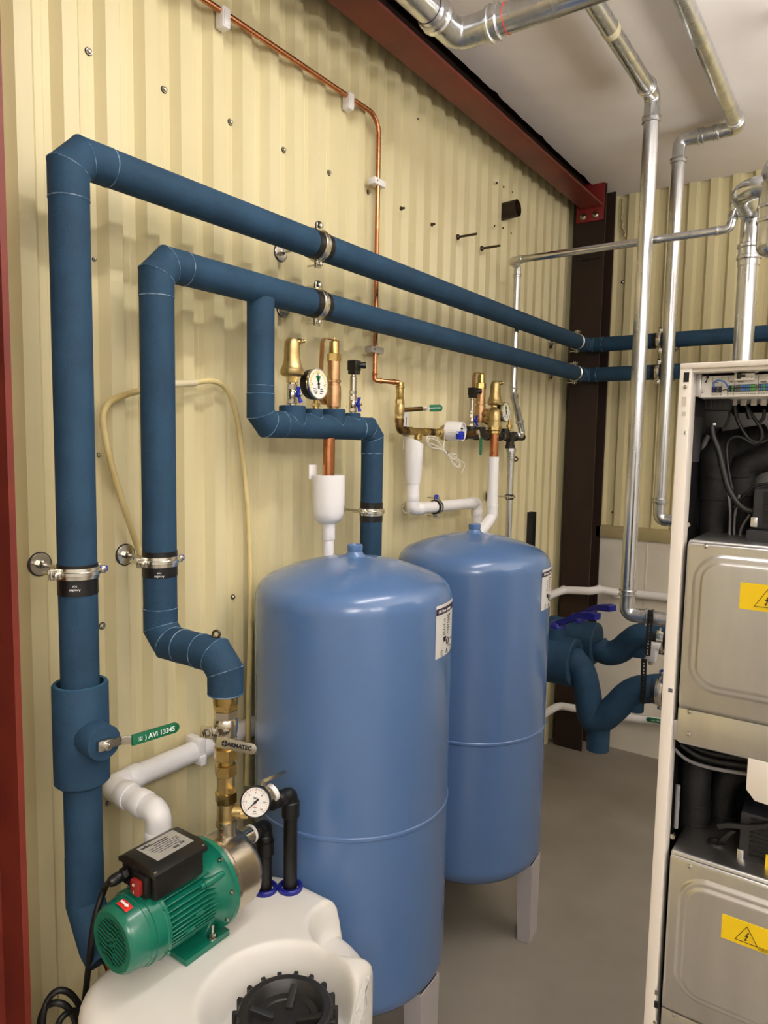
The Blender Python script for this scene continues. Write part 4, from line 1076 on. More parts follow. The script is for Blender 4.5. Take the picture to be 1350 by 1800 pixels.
def bdist(x, y):
    cr = .2 if x > 0 and y > 0 else .11
    qx, qy = abs(x) - (hx - cr), abs(y) - (hy - cr)
    d = math.hypot(max(qx, 0), max(qy, 0)) + min(max(qx, qy), 0) - cr
    return max(0, -d)
def warp(a): return math.copysign(1 - (1 - abs(a)) ** 1.25, a)
for i in range(N + 1):
    row = []
    for j in range(N + 1):
        a, b = warp(-1 + 2 * i / N), warp(-1 + 2 * j / N); x, y = rr_map(a, b)
        row.append(k.bm.verts.new((cx_ + x, cy2 + y, tank_z(cx_ + x, cy2 + y, bdist(x, y)))))
    grid.append(row)
for i in range(N):
    for j in range(N): k.face((grid[i][j], grid[i + 1][j], grid[i + 1][j + 1], grid[i][j + 1]))
per = [grid[i][0] for i in range(N)] + [grid[N][j] for j in range(N)] + [grid[i][N] for i in range(N, 0, -1)] + [grid[0][j] for j in range(N, 0, -1)]
low = [k.bm.verts.new((v.co.x, v.co.y, 0)) for v in per]; k.bridge(low, per)
k.build('tank_body', 'white_poly', t, sharp=75)
# black screw lid
ld = MB(); zl0, zl1, RL = .552, .622, .088
LX, LY = -.824, .896
ld.lathe((LX, LY, zl0), Z, [(0, RL + .004), (.03, RL + .004), (.034, RL), (zl1 - zl0 - .006, RL), (zl1 - zl0 - .001, RL - .004), (zl1 - zl0, RL - .006), (zl1 - zl0, RL - .017), (zl1 - zl0 - .002, RL - .019), (zl1 - zl0 - .020, RL - .028), (zl1 - zl0 - .021, RL - .040), (zl1 - zl0 - .024, RL - .042), (zl1 - zl0 - .024, .001)], 56)
lo_ = ld.build('lid', 'lid_black', t, sharp=22); lo_['label'] = 'black round screw lid with moulded ribs'
for j in range(18):
    a = 2 * math.pi * j / 18; n_ = V((math.cos(a), math.sin(a), 0)); k = MB(); k.box(V((LX, LY, zl0 + .034)) + n_ * (RL + .002), (.013, .009, .066), u=n_, v=Z.cross(n_), bev=.002); k.build('grip_rib', 'lid_black', lo_)
for j in range(4):
    a = math.radians(28 + 90 * j); n_ = V((math.cos(a), math.sin(a), 0)); s_ = Z.cross(n_); k = MB()
    k.prism([(.022, 0), (.066, 0), (.066, .020), (.022, .008)], V((LX, LY, zl1 - .026)) - s_ * -.007, n_, Z, .014, bev=.0015); k.build('inner_rib', 'lid_black', lo_)
# crumpled clear bag at the right flank
t = thing('plastic_bag', 'crumpled clear plastic film hanging at the right flank of the white water tank', 'plastic film', (-.735, 1.0, .42))
k = MB(); rows = []; rnd = random.Random(5)
for i in range(10):
    z = .655 - .22 * i / 9; wv = .010 + .055 * min(1, i / 4)
    rows.append([k.bm.verts.new((-.728 + rnd.uniform(-.004, .012) + .004 * (i > 1), 1.004 - wv * (.2 + .8 * j / 7) + .012 + rnd.uniform(-.004, .004), z)) for j in range(8)])
for i in range(9):
    for j in range(7): k.face((rows[i][j], rows[i][j + 1], rows[i + 1][j + 1], rows[i + 1][j]))
k.build('film', 'clear_film', t, sharp=20)

# ================================================================== GREEN PUMP
PX, PZ = -1.085, .742
t = thing('pump', 'green electric pump with stainless head, standing on the white water tank', 'pump', (PX, .9, TZ))
def P_(y, dx=0., dz=0.): return V((PX + dx, y, PZ + dz))
k = MB(); k.lathe(P_(.716), Y, [(0, .045), (0, .055), (.004, .0595), (.012, .0625), (.038, .066), (.039, .0675), (.048, .068), (.049, .0705), (.070, .0715), (.072, .0735), (.078, .0735), (.079, .066)], 56, caps=False)
cov = k.build('fan_cover', 'pump_green', t)
# slotted grille plate with real openings: bars before a dark disc painted as the shaded recess
MB().lathe(P_(.7202), Y, [(0, .0485), (.002, .0485)], 40).build('recess_shade', 'hole_dark', t)
k = MB(); k.lathe(P_(.7165), Y, [(0, .043), (0, .056), (.004, .056), (.004, .043)], 48, caps=False)
k.lathe(P_(.7165), Y, [(0, .004), (0, .009), (.004, .009), (.004, .004)], 24, caps=False)
tl_ = math.radians(18); cu_, su_ = math.cos(tl_), math.sin(tl_)
uu = V((cu_, 0, -su_)); vv = V((su_, 0, cu_))
k.box(P_(.7175) , (.020, .0905, .0016), u=uu, v=vv)
for i in range(-5, 6):
    zq = i * .0086; w_ = math.sqrt(max(0, .0455 ** 2 - zq ** 2)) * 2
    if w_ > .012: k.box(P_(.7175) + vv * zq, (w_, .0034, .0016), u=uu, v=vv)
k.build('grille', 'pump_green', cov)
k = MB(); a0 = math.radians(80); n = 8; A = []; B = []; rA = .0663
for j in range(n + 1):
    a = a0 + math.radians(26) * (j / n - .5); A.append(V((PX + rA * math.cos(a), .729, PZ + rA * math.sin(a)))); B.append(V((PX + (rA + .0022) * math.cos(a), .744, PZ + (rA + .0022) * math.sin(a))))
ra, rb = k.ring(A), k.ring(B)
for j in range(n): k.face((ra[j], ra[j + 1], rb[j + 1], rb[j]))
stk = lab(k.build('direction_sticker', 'ink_red', cov), 'red sticker with a white arrow')
nn = V((math.cos(a0), 0, math.sin(a0))); uu = nn.cross(Y).normalized() * -1
o = V((PX, .7365, PZ)) + nn * (rA + .0030)
k = MB(); tg = Y.cross(nn).normalized()
k.prism([(-.011, -.0022), (.004, -.0022), (.004, -.0048), (.011, 0), (.004, .0048), (.004, .0022), (-.011, .0022)], o, tg, nn.cross(tg), .0005); k.build('arrow', 'ink_white', stk)
for a in (40, 330, 250, 160):
    a = math.radians(a); n_ = V((math.cos(a), 0, math.sin(a))); k = MB(); k.cyl(P_(.79) + n_ * .072, P_(.79) + n_ * .0765, .0042, 12); k.build('cover_screw', 'pump_green', cov)
# ribbed motor body
k = MB(); k.lathe(P_(.785), Y, [(0, .055), (.12, .055)], 40); mo = k.build('motor_body', 'pump_green', t)
for i in range(-8, 9):
    for sx in (1, -1):
        zq = i * .0088
        if abs(zq) > .062: continue
        x0 = math.sqrt(.055 ** 2 - min(zq, .054) ** 2) - .008 if abs(zq) < .054 else .004
        x1 = math.sqrt(max(.0, .067 ** 2 - zq ** 2)) + .002
        if x1 <= x0 + .002: continue
        k = MB(); k.bx((PX + min(sx * x0, sx * x1), .792, PZ + zq - .0014), (PX + max(sx * x0, sx * x1), .908, PZ + zq + .0014), bev=.0006, seg=1); k.build('cooling_fin', 'pump_green', t)
for zq, yq in ((.002, .852), (-.018, .83)):
    k = MB(); k.bx((PX + .062, yq, PZ + zq - .004), (PX + .0695, yq + .02, PZ + zq + .004), bev=.001); k.build('boss', 'pump_green', t)
# bell flange
k = MB(); k.lathe(P_(.892), Y, [(0, .050), (.004, .060), (.018, .066), (.034, .078), (.042, .086), (.044, .0915), (.053, .0925), (.055, .091), (.055, .03)], 64); fl = k.build('bell_flange', 'pump_green', t)
for sg in (1,):
    a = math.radians(38); n_ = V((math.cos(a), 0, math.sin(a))); k = MB(); k.lathe(P_(.886) + n_ * .070, (Y + n_ * .18).normalized(), [(0, .0075), (.03, .0075), (.045, .005), (.05, .001)], 18); k.build('bolt_boss', 'pump_green', fl)
    k = MB(); k.cyl(P_(.876) + n_ * .0695, P_(.887) + n_ * .0695, .0055, 14); k.build('boss_screw', 'pump_green', fl)
for j in range(8):
    a = math.radians(10 + 45 * j); n_ = V((math.cos(a), 0, math.sin(a))); q = P_(.936) + n_ * .0845
    k = MB(); k.hexa(q, q - Y * .006, .0052); k.cyl(q, q - Y * .009, .003, 10); k.build('flange_bolt', 'steel', fl)
# stainless head
k = MB(); k.lathe(P_(.946), Y, [(0, .03), (0, .0905), (.008, .0905), (.009, .086), (.014, .085), (.016, .082), (.062, .0815)] + [(.062 + .028 * math.sin(math.pi / 2 * j / 8), .0535 + .028 * math.cos(math.pi / 2 * j / 8)) for j in range(1, 9)] + [(.093, .03), (.093, .001)], 64)
hd = k.build('pump_head', 'brushed_inox', t); hd['label'] = 'brushed stainless steel pump head'
k = MB(); k.lathe(P_(.995, 0, .070), Z, [(0, .026), (.01, .0215), (.014, .0205), (.038, .0205), (.039, .022), (.042, .022)], 28); k.build('outlet_neck', 'brushed_inox', hd)
k = MB(); k.lathe(P_(1.022, .004, .05), Y, [(0, .019), (.038, .019), (.038, .014)], 26); k.build('inlet_neck', 'steel', hd)
k = MB(); k.lathe(P_(1.058, .004, .05), Y, [(0, .020), (.006, .020), (.006, .014)], 26); k.build('inlet_seal', 'white_plastic', hd)
# foot with bolts
k = MB(); k.prism([(-.056, 0), (.052, 0), (.052, .012), (-.056, .012)], (PX, .955, TZ + .001), X, Z, .114, bev=.003); ft = k.build('foot_plate', 'pump_green', t)
k = MB(); k.prism([(-.028, 0), (.028, 0), (.05, .05), (-.05, .05)], (PX, .935, TZ + .010), X, Z, .03, bev=.003)
k.build('foot_web', 'pump_green', ft)
k = MB(); k.prism([(0, 0), (.085, 0), (.0, .05)], (PX + .006, .91, TZ + .012), -Y, Z, .012); k.build('foot_rib', 'pump_green', ft)
for sx in (.041, -.045):
    q = V((PX + sx, .917, TZ + .013)); k = MB(); k.cyl(q, q + Z * .002, .0105, 20); k.hexa(q + Z * .002, q + Z * .010, .0075); k.cyl(q + Z * .01, q + Z * .028, .0038, 12); k.build('foot_bolt', 'steel', ft)
# terminal box
zb0 = PZ + .076
k = MB(); k.bx((PX - .052, .775, zb0 - .012), (PX + .050, .888, zb0 + .034), bev=.004); tb = k.build('terminal_box', 'black_plastic', t)
k = MB(); k.prism([(-.056, 0), (.054, 0), (.054, .008), (.034, .018), (-.036, .018), (-.056, .008)], (PX, .896, zb0 + .034), X, Z, .126, bev=.002); bl_ = k.build('box_lid', 'black_plastic', tb)
for dx in (-.048, .046):
    for yq in (.777, .889): k = MB(); k.cyl((PX + dx, yq, zb0 + .041), (PX + dx, yq, zb0 + .0455), .0042, 14); k.build('lid_screw', 'steel', bl_)
zt_ = zb0 + .0525
k = MB(); k.bx((PX - .033, .795, zt_ - .0006), (PX + .031, .880, zt_ + .0006)); rp = k.build('rating_plate', 'silver_label', tb); rp['label'] = 'silver rating plate with small print'
zt2 = zt_ + .0008; U_, V__ = Y, -X
text('wilo', .012, 'ink', rp, (PX - .024, .809, zt2), U_, V__, bold=.0003)
text('--- ------- ---', .0048, 'ink', rp, (PX - .021, .838, zt2), U_, V__); text('---- -- ------', .0045, 'ink', rp, (PX - .0145, .838, zt2), U_, V__)
for i, s_ in enumerate(('---- - ----   ---- -- -   -- --', '------- ----  -- -----  - ----', '--- - ---   ---- -- -  ---- -', '---- -- -----   ---- --')):
    text(s_, .0044, 'ink_grey', rp, (PX - .008 + i * .0065, .838, zt2), U_, V__)
text('CE', .0085, 'ink', rp, (PX + .018, .862, zt2), U_, V__); text('|||||||', .007, 'ink', rp, (PX + .02, .846, zt2), U_, V__)
# switch and gland on the near end
k = MB(); k.bx((PX + .000, .763, zb0 - .006), (PX + .038, .775, zb0 + .036), bev=.002); sb_ = k.build('switch_frame', 'black_plastic', tb)
k = MB(); k.bx((PX + .005, .752, zb0 + .001), (PX + .029, .764, zb0 + .029), bev=.003); sw = k.build('rocker_switch', 'red_switch', sb_); sw['label'] = 'red rocker switch'
for q in (.008, .022): text('I' if q < .01 else 'O', .008, 'ink_white', sw, (PX + .017, .7515, zb0 + q), X, Z)
gl_ = V((PX - .034, .774, zb0 + .016)); dg_ = V((-.12, -1, -.12)).normalized()
k = MB(); k.hexa(gl_, gl_ + dg_ * .012, .0125); k.lathe(gl_ + dg_ * .011, dg_, [(0, .0095), (.006, .011), (.018, .0105), (.024, .0085)], 20); k.build('cable_gland', 'black_plastic', tb)
g0 = gl_ + dg_ * .03
t = thing('power_cable', 'black power cable curling down from the green pump into a coil by the wall', 'cable', at(140, 1770, x=-1.16))
def cb(px, py, x=-1.16): return at(px, py, x=min(x, -1.18) - (.05 if py > 1735 else 0))
k = MB(); sweep(k, smooth_path([gl_ + dg_ * .012, g0, cb(184, 1562, -1.15), cb(167, 1615, -1.18), cb(158, 1680, -1.20), cb(151, 1740, -1.22), cb(146, 1790, -1.23), cb(143, 1850, -1.24)], 8), .0062, 14); k.build('cable_run', 'cable_black', t)
k = MB(); sweep(k, smooth_path([cb(146, 1850, -1.19), cb(150, 1810, -1.19), cb(143, 1775, -1.195), cb(125, 1748, -1.2), cb(104, 1741, -1.21), cb(86, 1755, -1.22), cb(76, 1785, -1.22), cb(78, 1820, -1.22), cb(95, 1845, -1.2), cb(125, 1840, -1.18), cb(133, 1800, -1.18), cb(118, 1770, -1.185), cb(96, 1763, -1.2), cb(77, 1775, -1.23), cb(70, 1810, -1.24), cb(85, 1850, -1.24)], 8), .0062, 14); k.build('cable_coil', 'cable_black', t)
k = MB(); sweep(k, smooth_path([cb(95, 1820, -1.19), cb(108, 1790, -1.18), cb(125, 1778, -1.175), cb(142, 1782, -1.17), cb(150, 1810, -1.17)], 8), .0062, 14); k.build('cable_coil', 'cable_black', t)

# ================================================================== BRASS COLUMN ABOVE THE PUMP
t = thing('brass_fittings', 'upright brass check valve and unions between the green pump and the blue pipe', 'pipe fitting', (XO, Y2, .855))
def zo(py): return at(397, py, y=Y2).z
def col(): return MB()
k = col(); k.lathe((XO, Y2, zo(1450)), Z, [(0, .020), (zo(1405) - zo(1450), .0185)], 28); k.lathe((XO, Y2, zo(1449)), Z, [(0, .022), (.004, .022)], 28); bodyl = k.build('lower_tee', 'brass_cast', t)
k = col(); k.hexa((XO, Y2, zo(1410)), (XO, Y2, zo(1390)), .0235); k.build('lower_nut', 'brass', t)
k = col(); k.lathe((XO, Y2, zo(1392)), Z, [(0, .0185), (zo(1358) - zo(1392), .0185)], 8); k.build('check_valve', 'brass_cast', t)
k = col(); k.cyl((XO + .016, Y2 - .002, zo(1382)), (XO + .030, Y2 - .006, zo(1382) + .002), .0065, 14); k.build('test_plug', 'brass', t)
k = col(); k.hexa((XO, Y2, zo(1362)), (XO, Y2, zo(1342)), .0235); k.build('upper_nut', 'brass', t)
k = col(); k.cyl((XO, Y2, zo(1344)), (XO, Y2, zo(1332)), .0155, 24); k.hexa((XO, Y2, zo(1334)), (XO, Y2, zo(1312)), .026); k.lathe((XO, Y2, zo(1314)), Z, [(0, .021), (zo(1296) - zo(1314), .024)], 28); k.build('union_nut', 'brass', t)
k = col(); k.hexa((XO, Y2, zo(1247)), (XO, Y2, zo(1235)), .027); k.lathe((XO, Y2, zo(1236)), Z, [(0, .0255), (.004, .0265), (zo(1212) - zo(1236), .0265)], 28); k.build('top_union', 'brass', t)
ba = V((.55, -.25, 0)).normalized()
k = col(); k.cyl((XO, Y2, zo(1425)), V((XO, Y2, zo(1425))) + V((.028, .020, 0)), .013, 20); k.hexa(V((XO, Y2, zo(1425))) + V((.026, .018, 0)), V((XO, Y2, zo(1425))) + V((.040, .028, 0)), .015); k.build('side_branch', 'brass_cast', t)
t = thing('ball_valve', 'silver ball valve with grey lettered lever below the blue pipe elbow', 'valve', (XO, Y2, zo(1300)))
k = col(); k.hexa((XO, Y2, zo(1262)), (XO, Y2, zo(1246)), .0255); k.lathe((XO, Y2, zo(1297)), Z, [(0, .021), (.004, .0225), (zo(1285) - zo(1297), .0245), (zo(1272) - zo(1297), .026), (zo(1264) - zo(1297), .0245), (zo(1261) - zo(1297), .022)], 30); k.hexa((XO, Y2, zo(1303)), (XO, Y2, zo(1292)), .0245); k.build('valve_body', 'nickel', t)
text('H', .018, 'nickel', t, V((XO, Y2, zo(1277))) + V((.0205, -.0175, 0)), V((.6, .8, 0)), Z, depth=.0008)
hb = V((XO, Y2, zo(1280))); sd = V((-.25, -.97, 0)).normalized()
k = col(); k.cyl(hb, hb + sd * .036, .0105, 20); k.hexa(hb + sd * .028, hb + sd * .036, .013); k.build('valve_stem', 'nickel', t)
hs = hb + sd * .040
k = col(); k.hexa(hs + sd * .001, hs + sd * .009, .0085); k.build('stem_nut', 'steel', t)
ln0 = hs; tip = at(432, 1312, x=hs.x + .07); ld_ = V((.86, .40, -.10)).normalized()
# lever: hub plate, crank, long blade facing the viewer
bn = V((.42, -.9, .12)).normalized(); ld_ = (ld_ - bn * ld_.dot(bn)).normalized(); lv_ = bn.cross(ld_).normalized()
k = col(); k.box(hs, (.034, .024, .003), u=ld_, v=lv_, bev=.001); k.box(hs + ld_ * .020 + bn * .006 - lv_ * .004, (.016, .022, .003), u=(ld_ + bn * .8).normalized(), v=lv_, bev=.001)
o_ = hs + ld_ * .024 + bn * .010 - lv_ * .010
L_ = .088; w_ = .0112; pg = [(0, -w_), (L_ - w_, -w_)] + [(L_ - w_ + w_ * math.sin(math.pi * j / 8), -w_ * math.cos(math.pi * j / 8)) for j in range(1, 8)] + [(L_ - w_, w_), (0, w_)]
k.prism(pg, o_, ld_, lv_, .003, bev=.001); lvp = k.build('lever', 'steel', t)
text('ARMATEC', .0115, 'ink', lvp, o_ + ld_ * .051 + bn * .0032, ld_, lv_, bold=.0004)
q = o_ + ld_ * .019 + bn * .0034
MB().lathe(q, bn, [(0, .0065), (.0004, .0065), (.0004, .004)], 24).build('emblem', 'ink', lvp)
k = MB(); k.box(q + bn * .0006, (.0012, .013, .0004), u=ld_, v=lv_); k.box(q + bn * .0006, (.013, .0012, .0004), u=ld_, v=lv_); k.build('emblem_cross', 'steel', lvp)
# side valve, white gauge and black pipes
gc = at(449, 1410, x=-1.025)
gn = V((.52, -.80, .30)).normalized()
sb0 = V((XO, Y2, zo(1425))) + V((.040, .028, 0))
t = thing('ball_valve', 'small nickel side valve with thin steel lever behind the white gauge', 'valve', sb0)
vd = V((.40, .9, .14)).normalized()
v1 = at(478, 1394, y=1.085); vd = (v1 - sb0); vl = vd.length; vd.normalize()
k = MB(); k.lathe(sb0 + vd * .002, vd, [(0, .012), (vl * .25, .013), (vl * .45, .0155), (vl * .7, .0155), (vl * .9, .014), (vl, .014)], 24); k.hexa(sb0 + vd * vl * .72, sb0 + vd * vl * .98, .018); k.build('valve_body', 'nickel', t)
q = sb0 + vd * vl * .30
k = MB(); k.lathe(q, Z, [(0, .0085), (.022, .0085), (.024, .006), (.030, .006)], 18); k.build('valve_stem', 'nickel', t); 
MB().hexa(q + Z * .024, q + Z * .031, .007).build('stem_nut', 'brass', t)
e_ = at(487, 1346, y=q.y + .03); s0 = q + Z * .026; k = MB()
d1_ = V((e_ - s0)); d1_.z = 0; d1_.normalize(); s_ = Z.cross(d1_)
d1_ = V((.22, .97, 0)).normalized(); s_ = Z.cross(d1_); P3 = [s0 - d1_ * .012, s0 + d1_ * .014, s0 + d1_ * .020 + Z * .022, s0 + d1_ * .075 + Z * .027]
for a, b in zip(P3, P3[1:]): dd = (b - a).normalized(); k.box((a + b) / 2, ((b - a).length + .001, .013, .0018), u=dd, v=s_, bev=.0005)
k.build('lever', 'steel', t)
t = dial_gauge(gc, gn, .0315, .022, 'white-faced round pressure gauge beside the brass check valve above the pump', None, sector=False, tick='ink', bezel='black_plastic', needle_deg=225)
k = MB(); k.cyl(gc - gn * .020, sb0 + vd * .012, .008, 16); k.build('stem', 'brass', t)
TP = [(at(510, 1562, z=TZ).x, at(510, 1562, z=TZ).y), (-1.081, 1.105)]
t = thing('black_pipe', 'taller black plastic pipe rising from the white tank to the small side valve', 'pipe', (TP[0][0], TP[0][1], TZ))
px_, py_ = TP[0]; zt = at(510, 1394, y=py_).z
ev = v1 - vd * .004
press_run(t, [(px_, py_, .5), (px_, py_, zt), tuple(V((ev.x, ev.y, zt)))], .0158, .024, 'black_plastic', style='plastic', n=24)
k = MB(); z_ = at(510, 1462, y=py_).z; k.lathe((px_, py_, at(510, 1435, y=py_).z), Z, [(0, .0175), (.003, .0205), (.036, .0205), (.039, .018)], 26); k.build('coupling', 'black_plastic', t)
k = MB(); k.lathe(ev - vd * .0, vd, [(0, .0195), (.010, .0195)], 24); k.build('tape_seal', 'white_plastic', t)
def grommet(x, y, label):
    k = MB(); t = thing('grommet', label, 'seal ring', (x, y, TZ), 'blue tank seals')
    k.lathe((x, y, TZ - .008), Z, [(0, .020), (0, .026), (.006, .0285), (.016, .0285), (.018, .026), (.018, .0215), (.004, .0195)], 34, caps=False); k.build('seal', 'deep_blue_plastic', t)
grommet(px_, py_, 'blue rubber seal around the taller black pipe on the white tank')
bx2, by2 = TP[1]
t = thing('black_pipe', 'shorter black plastic pipe rising from the white tank to the stainless pump head', 'pipe', (bx2, by2, TZ))
press_run(t, [(bx2, by2, .5), (bx2, by2, PZ + .05), (bx2, 1.062, PZ + .05)], .0158, .022, 'black_plastic', style='plastic', n=24)
k = MB(); k.lathe((bx2, by2, TZ + .085), Z, [(0, .0175), (.003, .0205), (.034, .0205)], 26); k.build('coupling', 'black_plastic', t)
grommet(bx2, by2, 'blue rubber seal around the shorter black pipe, beside the pump head')
q = at(379, 1128, y=Y2); t = thing('eye_bolt', 'small dark eye bolt standing on the blue pipe elbow above the brass fittings', 'bolt', q)
k = MB(); k.lathe(q - Z * .008, Z, [(0, .010), (.004, .011), (.006, .008), (.009, .010), (.012, .010), (.014, .006), (.017, .005)], 18); k.tor(q + V((.002, 0, .0165)), V((.5, -.85, .1)), .0075, .0026, 20, 8); k.build('eye', 'dark_bolt', t)

# ================================================================== HEAT PUMP CABINET
HY = 1.10                                                   # front plane
HX0, HX1, HZ1 = -.2465, .356, 1.772
def hp(px, py, y=HY): return at(px, py, y=y)
t = thing('heat_pump', 'open cream heat pump cabinet with two stacked steel modules, at the right edge', 'heat pump', (.055, HY + .3, 0))
C_ = 'heatpump_cream'
for x0, x1 in ((HX0, HX0 + .0165), (HX1 - .0165, HX1)):
    k = MB(); k.bx((x0, HY, .03), (x1, HY + .034, HZ1), bev=.0012); po = k.build('front_post', C_, t)
    if x0 < 0:
        post = po
k = MB(); k.bx((HX0, HY - .001, HZ1 - .004), (HX1, HY + .62, HZ1 + .004), bev=.0015); k.build('top_panel', C_, t)
k = MB(); k.bx((HX0 + .012, HY + .004, HZ1 - .009), (HX1 - .012, HY + .03, HZ1 - .003), bev=.001); k.build('top_rail', C_, t)
for x0, x1 in ((HX0, HX0 + .004), (HX1 - .004, HX1)):
    k = MB(); k.bx((x0, HY + .033, .03), (x1, HY + .62, HZ1 - .004)); k.build('side_panel', C_, t)
    k = MB(); q0 = x0 + .0045 if x0 < 0 else x0 - .002
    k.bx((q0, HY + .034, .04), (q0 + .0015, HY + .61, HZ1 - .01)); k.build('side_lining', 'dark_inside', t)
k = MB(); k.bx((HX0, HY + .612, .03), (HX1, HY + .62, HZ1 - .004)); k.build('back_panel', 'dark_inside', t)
k = MB(); k.bx((HX0, HY, .012), (HX1, HY + .62, .06), bev=.002); k.build('base_frame', C_, t)
for x in (HX0 + .05, HX1 - .05):
    for y in (HY + .06, HY + .56): k = MB(); k.cyl((x, y, 0), (x, y, .014), .02, 18); k.build('levelling_foot', 'black_plastic', t)
# slots and screws of the post
def slot(px, py, w, h, m):
    q = hp(px, py); k = MB(); k.bx((q.x - w / 2, HY - .0004, q.z - h / 2), (q.x + w / 2, HY + .001, q.z + h / 2)); k.build('post_slot', m, post)
slot(1206.5, 663, .0075, .014, 'hole_dark'); slot(1202.5, 706, .006, .013, 'grey_plastic'); slot(1202, 727.5, .006, .006, 'grey_plastic')
slot(1178.5, 1213.5, .006, .006, 'ink_grey'); slot(1154, 1745, .005, .008, 'ink_grey'); slot(1153.5, 1766, .006, .011, 'hole_dark')
for px, py in ((1205, 680), (1151.5, 1797)):
    q = hp(px, py); k = MB(); k.lathe((q.x, HY, q.z), -Y, [(0, .0032), (.0012, .0028), (.0018, .001)], 14); k.build('post_screw', 'steel', post)
q = hp(1205, 761); text('L', .006, 'ink', post, (q.x, HY - .0003, q.z), X, Z)

# control box
CY = HY + .035
c0, c1_ = hp(1231, 651, CY), hp(1229, 699, CY)
cz0, cz1 = c1_.z, HZ1 - .012
k = MB(); k.bx((c0.x, CY, cz0), (HX1 - .03, CY + .18, cz1), bev=.0012); cbx = k.build('control_box', 'heatpump_white', t)
q0 = hp(1218, 655, CY - .012); k = MB(); k.bx((HX0 + .016, CY - .004, cz1 - .030), (c0.x + .003, CY + .10, cz1 + .003), bev=.001); k.build('box_bracket', 'zinc_panel', t)
def cpx(px, py): q = hp(px, py, CY); return q.x, q.z
for px in (1252.5, 1268.5, 1279.5, 1291, 1333):
    x, z = cpx(px, 675); k = MB(); k.bx((x - .0002, CY - .0003, cz0 + .002), (x + .0002, CY + .0003, cz1 - .002)); k.build('panel_line', 'ink_grey', cbx)
x, z = cpx(1243.5, 664); k = MB()
k.prism([(.002, .0065), (-.0028, -.0005), (-.0002, .0), (-.0022, -.0055), (-.0032, -.0042), (-.0025, -.0078), (.0006, -.0058), (-.0008, -.0052), (.0026, .0018), (-.0002, .0014), (.0034, .006)], (x, CY - .0001, z), X, Z, .0004)
k.build('lightning_symbol', 'ink', cbx)
for px, py in ((1234.5, 688), (1293.5, 653.5), (1329.5, 652.5)):
    x, z = cpx(px, py); k = MB(); k.lathe((x, CY, z), -Y, [(0, .003), (.0013, .0026), (.0018, .001)], 14); k.build('panel_screw', 'steel', cbx)
def block(px0, px1, py0, py1, cols, rows=2, m='black_plastic', dz=.004):
    x0, za = cpx(px0, py0); x1, zb_ = cpx(px1, py1); k = MB(); k.bx((x0, CY - dz, zb_), (x1, CY, za), bev=.0006)
    b = k.build('terminal_block', m, cbx); n = len(cols)
    for i, c in enumerate(cols):
        for r in range(rows):
            w = (x1 - x0) / n; h = (za - zb_) / rows
            k = MB(); k.bx((x0 + w * (i + .12), CY - dz - .0006, zb_ + h * (r + .15)), (x0 + w * (i + .88), CY - dz + .0005, zb_ + h * (r + .85))); k.build('terminal', c, b)
    for i in range(n):
        text('-', .0028, 'ink_grey', cbx, (x0 + (x1 - x0) * (i + .5) / n, CY - .0003, zb_ - .0035), X, Z)
    return x0, x1, za, zb_
B1 = block(1252, 1269, 680, 690, ['deep_blue_plastic', 'rubber', 'ink_grey', 'rubber'])
B2 = block(1279.5, 1290.5, 678, 688.5, ['terminal_blue', 'rubber', 'terminal_green'])
block(1292.5, 1329.5, 676.5, 687.5, ['ink_grey', 'ink_grey', 'ink_grey', 'terminal_blue', 'terminal_blue', 'terminal_blue', 'terminal_blue', 'terminal_green', 'terminal_green', 'terminal_green'])
block(1333, 1360, 675, 686.5, ['ink_grey', 'terminal_blue', 'terminal_green', 'terminal_blue', 'terminal_green', 'terminal_green'])
x0, z0 = cpx(1292, 670); x1, z1 = cpx(1328, 656); k = MB(); k.bx((x0, CY - .008, z0), (x1, CY, z1), bev=.001); mc_ = k.build('circuit_breaker', 'heatpump_white', cbx)
x0, z0 = cpx(1297, 667); x1, z1 = cpx(1305, 657); k = MB(); k.bx((x0, CY - .013, z0), (x1, CY - .007, z1), bev=.0012); x2, _ = cpx(1312, 660); k.bx((x1 - .001, CY - .011, z0 + .0022), (x2, CY - .007, z1 - .0022), bev=.0006); k.build('toggle', 'black_plastic', mc_)
for px in (1316, 1323):
    x, z = cpx(px, 663); k = MB(); k.lathe((x, CY - .008, z), -Y, [(0, .0022), (.0006, .0022)], 14); k.build('breaker_screw', 'grey_plastic', mc_)
x, z = cpx(1312, 653.5); text('---', .0032, 'ink', cbx, (x, CY - .0003, z), X, Z)
for s_, px, py in (('-----', 1258, 672.5), ('---', 1286, 671.5), ('-----', 1302, 671.5), ('-----', 1342, 671.5)):
    x, z = cpx(px, py); text(s_, .0026, 'ink', cbx, (x, CY - .0003, z), X, Z)
k = MB(); xa, za = cpx(1256, 681); xb, zb_ = cpx(1281, 681); sweep(k, smooth_path([(xa, CY - .004, za - .001), (xa + .001, CY - .010, za + .006), ((xa + xb) / 2 - .003, CY - .012, za + .009), (xb - .004, CY - .010, za + .006), (xb, CY - .004, za - .001)], 6), .0011, 8); k.build('jumper_wire', 'terminal_blue', cbx)
k = MB(); sweep(k, smooth_path([(xa + .012, CY - .004, za - .005), (xa + .017, CY - .009, za - .004), (xb, CY - .004, za - .006)], 6), .0009, 8); k.build('jumper_wire', 'old_brass', cbx)

